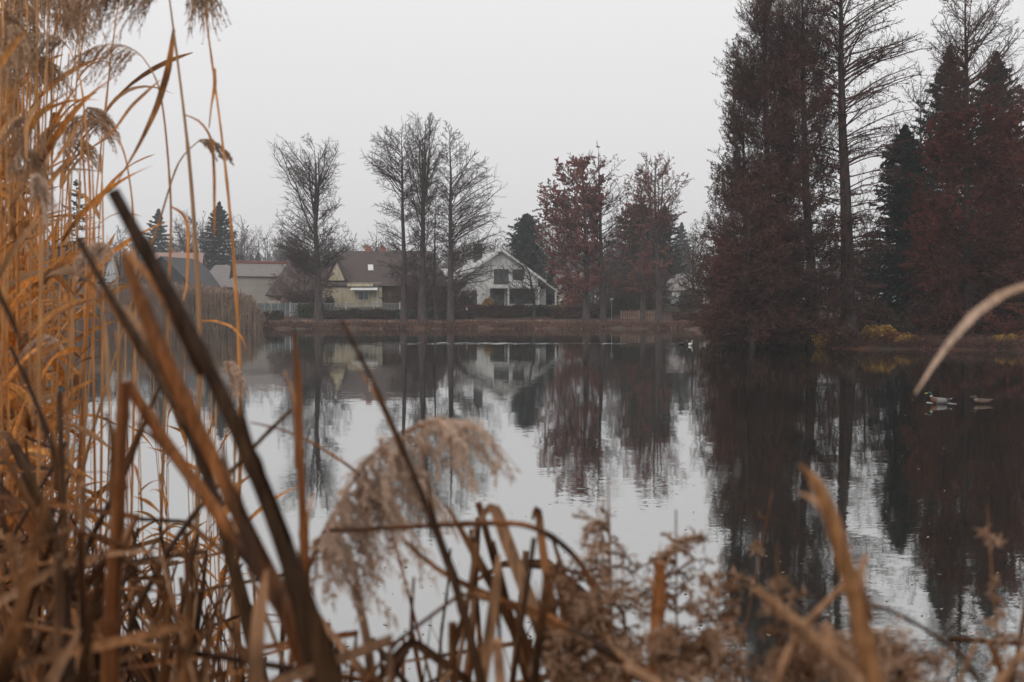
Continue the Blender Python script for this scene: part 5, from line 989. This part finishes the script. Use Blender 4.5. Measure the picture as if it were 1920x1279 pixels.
# nodding pale plume, out of focus, in front
W, r = pxpath([(838, 786, 3), (800, 790, 4), (745, 812, 5), (690, 860, 6), (640, 935, 7), (600, 1010, 8), (560, 1110, 10), (540, 1290, 12)], 1.3, 22); W, r = ground_end(W, r); base = W[-1].copy()
root = empty('reed_stalk', base, 'reed with a big pale shaggy plume nodding over the water at bottom centre', 'reed')
stemgeo(W - base, r, nodes=False).build('stem', M['stembrown'], root)
rng = np.random.default_rng(55); g = Geo(); K = len(W) - 3
def pxl(x, y, d=1.3): return P(x, y, d) - base
# branchlets start along the bowed rachis and hang
nb = 78; t = (np.floor(rng.random(nb) * 11) / 11 + .03 * rng.random(nb)) ** .8 * .62; idx = (t * 21); i = idx.astype(int); fr = (idx - i)[:, None]; p0 = (W[i] * (1 - fr) + W[i + 1] * fr) - base
sc_ = 1.3 / FPX; down = rng.uniform(60, 215, nb) * sc_ * (.65 + .35 * np.sin(np.pi * np.clip(t / .62, 0, 1))); side = rng.normal(40, 42, nb) * sc_; kk = 7; q = np.linspace(0, 1, kk)[None, :, None]
B = p0[:, None] + np.stack([side, rng.normal(0, 45, nb) * sc_, 20 * sc_ * np.ones(nb)], -1)[:, None] * q + np.stack([side * .2, 0 * side, -down], -1)[:, None] * q ** 1.7
tp_ = [[(838, 786), (900, 800), (945, 845), (978, 888)], [(830, 786), (880, 805), (915, 860), (932, 892)], [(820, 788), (862, 800), (885, 850), (890, 905)], [(834, 786), (890, 792), (925, 820), (950, 868)]]
E = np.array([[pxl(*p_) for p_ in smooth_path(np.array(tt_, float), kk)] for tt_ in tp_]); B = np.concatenate([B, E])
tubes(g, B, np.linspace(.0011, .0006, kk)[None] * np.ones((len(B), 1)), 3)
B += np.cumsum(rng.normal(size=B.shape), 1) * .0022; C = spawn(rng, B, 30, .12, 1, .6, .17, 3, -.3, .09, 0, .3); tubes(g, C, np.array([.0007, .0009, .0003])[None] * np.ones((len(C), 1)), 3)
i = rng.integers(0, len(C), len(C)); tt = rng.random((len(i), 1)); leafquads(g, C[i, 0] * (1 - tt) + C[i, -1] * tt, .0042, rng, C[i, -1] - C[i, 0], 2.6)
g.build('plume', M['plumelight'], root, smooth=False)

# ---- the golden stand at the left edge: individual reeds
def random_reed(rng, H, lean, plume=True, leaves=4, r=.0035, m='stem', lm='leaf', plen=.26):
    k = 14; s = np.linspace(0, 1, k)[:, None]; W = np.array([0, 0, -.3]) * (1 - s) + np.array([lean[0], lean[1], H]) * s + np.array([lean[0], lean[1], 0]) * s ** 2.5 * .5 + np.cumsum(rng.normal(size=(k, 3)), 0) * .006 * (s > 0)
    stem = Geo(); tubes(stem, W, np.linspace(r, r * .45, k) * (1 + .12 * (np.arange(k) % 2)), 6, cap=True)
    lv = []
    for j in range(leaves):
        f = rng.uniform(.35, .93); i = int(f * (k - 1)); p0 = W[i]; a = rng.random() * 6.28; L_ = rng.uniform(.14, .34); kk = 9; q = np.linspace(0, 1, kk)[:, None]
        d = np.array([math.cos(a), math.sin(a), 0]); Q = p0 + (d * .5 + np.array([0, 0, .85])) * L_ * q + (d * .25 + np.array([0, 0, -rng.uniform(.1, 1.2)])) * L_ * q ** 2
        wd = rng.uniform(.010, .026) * np.sin(np.linspace(.3, 3.1, kk)) ** .7; lv.append(leafgeo(Q, wd, rng.normal() * .5, rng.normal() * 1.5))
    pl = plumegeo(W[-1], W[-1] - W[-2], plen * rng.uniform(.8, 1.15), np.array([-.35 + .9 * rng.random(), .3 * rng.normal(), -.35]), rng, 34, 12, r=.0009) if plume else None
    return stem, lv, pl
protos = []
rng = np.random.default_rng(9)
for i in range(9):
    st, lv, pl = random_reed(rng, 2.9, rng.normal(size=2) * .06, plume=(i % 3 != 2), leaves=9); protos.append((st, lv, pl))
built = {}
def put_proto(i, loc, rz, sc_, label, group, cat='reed'):
    root = empty('reed_stalk', loc, label, cat, group, rz); root.scale = (1, 1, 1); root.rotation_euler = (rngP.normal() * .02, rngP.normal() * .02, rz); root.scale = (sc_,) * 3
    if i not in built:
        st, lv, pl = protos[i]; L0 = [st.build('stem', M['stem'], root)] + [l.build('leaf', M['leaf'], root) for l in lv] + ([pl.build('plume', M['plume'], root, smooth=False)] if pl else []); built[i] = L0
    else:
        for o in built[i]: c = o.copy(); COL.objects.link(c); c.parent = root
    return root
rngP = np.random.default_rng(31)
for n_ in range(196):
    d = rngP.uniform(2.3, 5.2); px_ = -155 + 222 * rngP.random() ** .7 if n_ < 166 else rngP.uniform(105, 455)
    x = (px_ - 960) / FPX * d; zb = max(G(x, d), -.25)
    top = rngP.uniform(-200, 330) + max(0, px_) * .6 if n_ < 166 else rngP.uniform(590, 800); Ht = Z(top, d) - zb; s_ = np.clip(Ht / 2.9, .25, 1.5)
    i = int(rngP.integers(0, 9)) if n_ < 166 else [2, 5, 8][n_ % 3]
    put_proto(i, (x, d, zb), rngP.random() * 6.28, s_, ('golden reed with a drooping plume in the dense stand at the left edge' if i % 3 != 2 else 'golden reed without a plume in the dense stand at the left edge') if n_ < 166 else 'short thin reed standing in the water right of the dense left stand', 'golden reeds of the left stand' if n_ < 166 else 'short reeds right of the left stand')
# ---- tangle of dry leaves and broken stems along the bottom: individual pieces
tangle = []
rngT = np.random.default_rng(71)
def piece(i):
    rng = np.random.default_rng(1000 + i); k = 22; s = np.linspace(0, 1, k)[:, None]; L_ = 1.7
    W = np.stack([s[:, 0] * 0, s[:, 0] * 0, s[:, 0] * L_], -1) + np.array([rng.normal() * .16, rng.normal() * .12, 0]) * s ** 2
    if i % 5 in (1, 3): # kinked or arching top
        j = int(rng.integers(16, 21)); sg = rng.choice([-1, 1]); v = np.array([sg * rng.uniform(.5, 1), rng.normal() * .4, -rng.uniform(-.3, 1.3)]); v /= np.linalg.norm(v); T0 = nrm(W[j] - W[j - 1]); soft = rng.random() < .5
        for q in range(j, k):
            m_ = min(1, (q - j + 1) / 4) if soft else 1; dv = nrm(T0 * (1 - m_) + v * m_); W[q] = W[q - 1] + dv * L_ / k * 1.15
    g = Geo()
    if i % 2: leafgeo(W, rng.uniform(.010, .023) * np.minimum(1, (1.04 - np.linspace(0, 1, k)) * 5) , rng.normal() * .4, rng.normal() * 1.6, g)
    else: tubes(g, W, np.linspace(1, .75, k) * rng.uniform(.0028, .0065), 8, cap=True)
    return g
tp = {}
def tangle_piece(i, mm, loc, rot, sc_, label, group):
    key = (i, mm)
    if key not in tp: o = piece(i).build('dry_reed_leaf' if i % 2 else 'broken_reed', M[mm]); tp[key] = o
    else: o = tp[key].copy(); COL.objects.link(o)
    o.location = loc; o.rotation_euler = rot; o.scale = (sc_,) * 3; tag(o, label, 'reed leaf' if i % 2 else 'broken reed', group); return o
def tangle_zone(n, xr, topf, dr, seed, label, group, mats=('leafdark', 'stembrown', 'leafdark', 'stemdark', 'stembrown', 'leafdark', 'leafdark', 'leaftan'), lean=.3):
    rng = np.random.default_rng(seed)
    for j in range(n):
        d = rng.uniform(*dr); px_ = rng.uniform(*xr); tpy = topf(px_) + abs(rng.normal()) * 170; pt = P(px_, tpy, d)
        for try_ in range(30):
            i = int(rng.integers(0, 24)); a = np.clip(rng.normal() * lean, -.75, .75); b_ = rng.normal() * .15; sc_ = rng.uniform(.85, 1.15)
            ax = np.array([math.sin(a), -math.sin(b_), math.cos(a)]); foot = pt - ax * 1.45 * sc_ * (.97 if i % 5 in (1, 3) else 1.14)
            o_ = tp.get(i)
            if o_ is None: g_ = piece(i); o_ = tp[i] = np.concatenate(g_.v)[::3]
            Wd = np.array(o_) * sc_; ca, sa, cb, sb = math.cos(a), math.sin(a), math.cos(b_), math.sin(b_)
            y_ = Wd[:, 1] * cb - Wd[:, 2] * sb; z_ = Wd[:, 1] * sb + Wd[:, 2] * cb; x_ = Wd[:, 0] * ca + z_ * sa; z2 = -Wd[:, 0] * sa + z_ * ca
            w3 = np.stack([x_, y_, z2], -1) + foot; qx = 960 + w3[:, 0] / w3[:, 1] * FPX; qy = 580 - (w3[:, 2] - CAMZ) / w3[:, 1] * FPX
            if w3[:, 1].min() > .55 and ((qy - np.array([topf(v) for v in qx])).min() > -25): break
        else: continue
        mm = mats[int(rng.integers(0, len(mats)))]; col_ = {'leafdark': 'brown', 'stembrown': 'rust brown', 'stemdark': 'dark brown', 'leaftan': 'pale tan'}[mm]
        shp = 'bent over' if i % 5 in (1, 3) else ('left leaning' if a < -.1 else 'right leaning' if a > .1 else 'upright')
        tangle_piece(i, mm, tuple(foot), (b_, a, 0), sc_, f"{shp} {col_} dry reed {'leaf' if i % 2 else 'stem'} {label}", group)
TX = [-400, -60, 60, 130, 200, 300, 420, 480, 560, 620, 700, 800, 850, 900, 1020, 1080, 1120, 1250, 1400, 1500, 1900, 2400]
TY = [700, 780, 810, 850, 900, 960, 1010, 1070, 1110, 1170, 1200, 1180, 1040, 960, 960, 1030, 1130, 1150, 1180, 1170, 1150, 1100]
def topline(v): return float(np.interp(v, TX, TY))
tangle_zone(235, (-90, 540), topline, (.95, 2.7), 5, 'in the tangle at the bottom left', 'tangle of dry reeds at the bottom left')
tangle_zone(46, (840, 1090), topline, (1.1, 1.8), 6, 'in the clump at the bottom centre', 'tangle of dry reeds at the bottom centre', lean=.2)
tangle_zone(26, (560, 840), topline, (1.1, 1.8), 7, 'low in the water gap under the pale plume', 'tangle of dry reeds in the bottom gap', lean=.4)
tangle_zone(30, (1090, 1950), topline, (1.0, 1.6), 8, 'low among the weeds at the bottom right', 'tangle of dry reeds at the bottom right', lean=.4)
# ---- dried weeds, bottom centre right
def weed(label, px, top, d, seed, spreadpx, n1=16, head=.0068, m='weed', group=None, dens=1.):
    rng = np.random.default_rng(seed); tip = P(px, top, d); zb = G(tip[0], d) - .05; base = np.array([tip[0] + rng.normal() * .04, d, zb]); H = tip[2] - zb
    root = empty('dried_weed', base, label, 'dried plant', group); vis = (1279 - top) / FPX * d; zlo = max(H - vis * 1.15, .1 * H); sp_ = spreadpx / FPX * d
    k = 8; s = np.linspace(0, 1, k)[:, None]; n1 = int(n1 * 1.7); W = np.array([0, 0, 0]) * (1 - s) + (tip - base) * s + np.array([rng.normal() * .05, .02, 0]) * s ** 6 + np.cumsum(rng.normal(size=(k, 3)), 0) * .008
    g = Geo(); tubes(g, W, np.linspace(.004, .0011, k), 7)
    z0 = rng.uniform(zlo, H * .985, n1); p0 = np.stack([np.interp(z0, W[:, 2], W[:, j]) for j in range(3)], -1); az = rng.random(n1) * 6.28
    L_ = sp_ * rng.uniform(.5, 1.1, n1) * (.6 + .4 * np.clip((H - z0) / (vis * .4), 0, 1)); d_ = np.stack([np.cos(az), np.sin(az) * .6, rng.uniform(.1, .9, n1)], -1); q = np.linspace(0, 1, 6)[None, :, None]
    B = p0[:, None] + d_[:, None] * L_[:, None, None] * q; B[..., 2] -= (L_[:, None] * .45 * q[..., 0] ** 2.5); tubes(g, B, np.linspace(.0018, .0008, 6)[None] * np.ones((n1, 1)), 4)
    C = spawn(rng, B, int(11 * dens), .15, 1, .8, .34, 5, -.1, .14, 0, .4); tubes(g, C, np.linspace(.001, .0006, 5)[None] * np.ones((len(C), 1)), 3); g.build('stem', M['weedstem'], root)
    # curled seed heads and leaves clustered on the twigs
    g = Geo(); n = int(len(C) * 4.6); i = rng.integers(0, len(C), n); tt = rng.random((n, 1)) ** .6; pts = C[i, 0] * (1 - tt) + C[i, -1] * tt; cl = np.sin(pts[:, 0] * 70 + seed) * np.sin(pts[:, 2] * 60) + rng.normal(size=n) * .5; pts = pts[cl > .1]; n = len(pts)
    k = 5; qq = np.linspace(0, 1, k)[None, :, None]; d0 = nrm(rng.normal(size=(n, 3))); cu = nrm(rng.normal(size=(n, 3))); LL = head * rng.uniform(.5, 1.5, (n, 1, 1)); Lp = pts[:, None] + d0[:, None] * LL * qq + cu[:, None] * LL * .8 * qq ** 2
    ribbons(g, Lp, (head * .34 * np.sin(np.linspace(.4, 2.9, k)))[None] * np.ones((n, 1)), rng.normal(size=(n, 1)) * np.ones((n, k)), .4); g.build('seed_heads', M[m], root, smooth=False)
    return root
WG = 'dried weeds at the bottom'
for j, (px, top, d, sp_, n1, lab) in enumerate([(1215, 935, 1.35, 95, 26, 'tallest dried weed with curly brown heads, bottom centre right'), (1160, 965, 1.4, 70, 20, 'dried weed whose heads droop left beside the centre clump'), (1290, 985, 1.35, 80, 24, 'dried weed leaning right of the tallest one'), (1335, 1040, 1.3, 70, 22, 'dried weed at the right side of the curly clump'),
        (1110, 1060, 1.3, 60, 20, 'low dried weed at the left side of the curly clump'), (1200, 1080, 1.15, 100, 26, 'blurred brown dried weed low in the curly clump'), (1330, 915, 1.5, 18, 6, 'single thin dried weed stem with a round head rising above the curly clump'), (1440, 1060, 1.05, 60, 14, 'blurred dark weed left of the orange reed'),
        (1500, 1180, 1.0, 110, 22, 'blurred brown weed at the foot of the orange reed'), (1700, 1190, 1.0, 110, 24, 'blurred brown weed right of the orange reed'), (1840, 1165, 1.1, 90, 24, 'pale brown weed near the bottom right corner'), (1925, 1030, 1.1, 60, 16, 'dried weed cut by the right edge'), (1915, 930, 1.2, 30, 8, 'thin dried weed rising highest along the right edge'), (1380, 1180, 1.0, 100, 22, 'blurred brown weed between the curly clump and the orange reed'), (1600, 1215, .95, 110, 20, 'lowest blurred weed at the bottom right')]):
    weed(lab, px, top, d, 600 + j, sp_, n1, group=WG)
# faint pale seed plumes among the left stand
for j, (px, py, d, L_, lab) in enumerate([(70, 360, 1.7, .10, 'blurred pale plume low in the golden stand at the left edge'), (120, 660, 2.6, .16, 'small grey plume against the water in the left stand'), (432, 705, 2.4, .12, 'small pale curled plume beside the parallel brown stalks'), (215, 480, 2.3, .12, 'wispy pale plume hanging left of the thick dark stalk')]):
    reed(lab, [(px, py, 2), (px + 6, py + 60, 3), (px + 8, py + 160, 4), (px + 4, py + 420, 5)], d, 'stem', ((-.3, 0, .8), L_, (-.5 if j % 2 else .5, 0, -.6), 26), pm='plumelight')
# ------------------------------------------------------------------ haze
g = Geo(); bx(g, -430, 430, -90, 930, -3, 45)
hz = g.build('haze', [], smooth=False); struct(hz, 'stuff')
hm = bpy.data.materials.new('haze'); hm.use_nodes = True; t = hm.node_tree; t.nodes.clear(); o = t.nodes.new('ShaderNodeOutputMaterial'); pv = t.nodes.new('ShaderNodeVolumePrincipled')
pv.inputs['Color'].default_value = (.93, .94, .96, 1); pv.inputs['Density'].default_value = .0006; pv.inputs['Anisotropy'].default_value = .2; t.links.new(pv.outputs[0], o.inputs['Volume']); hz.data.materials.append(hm)
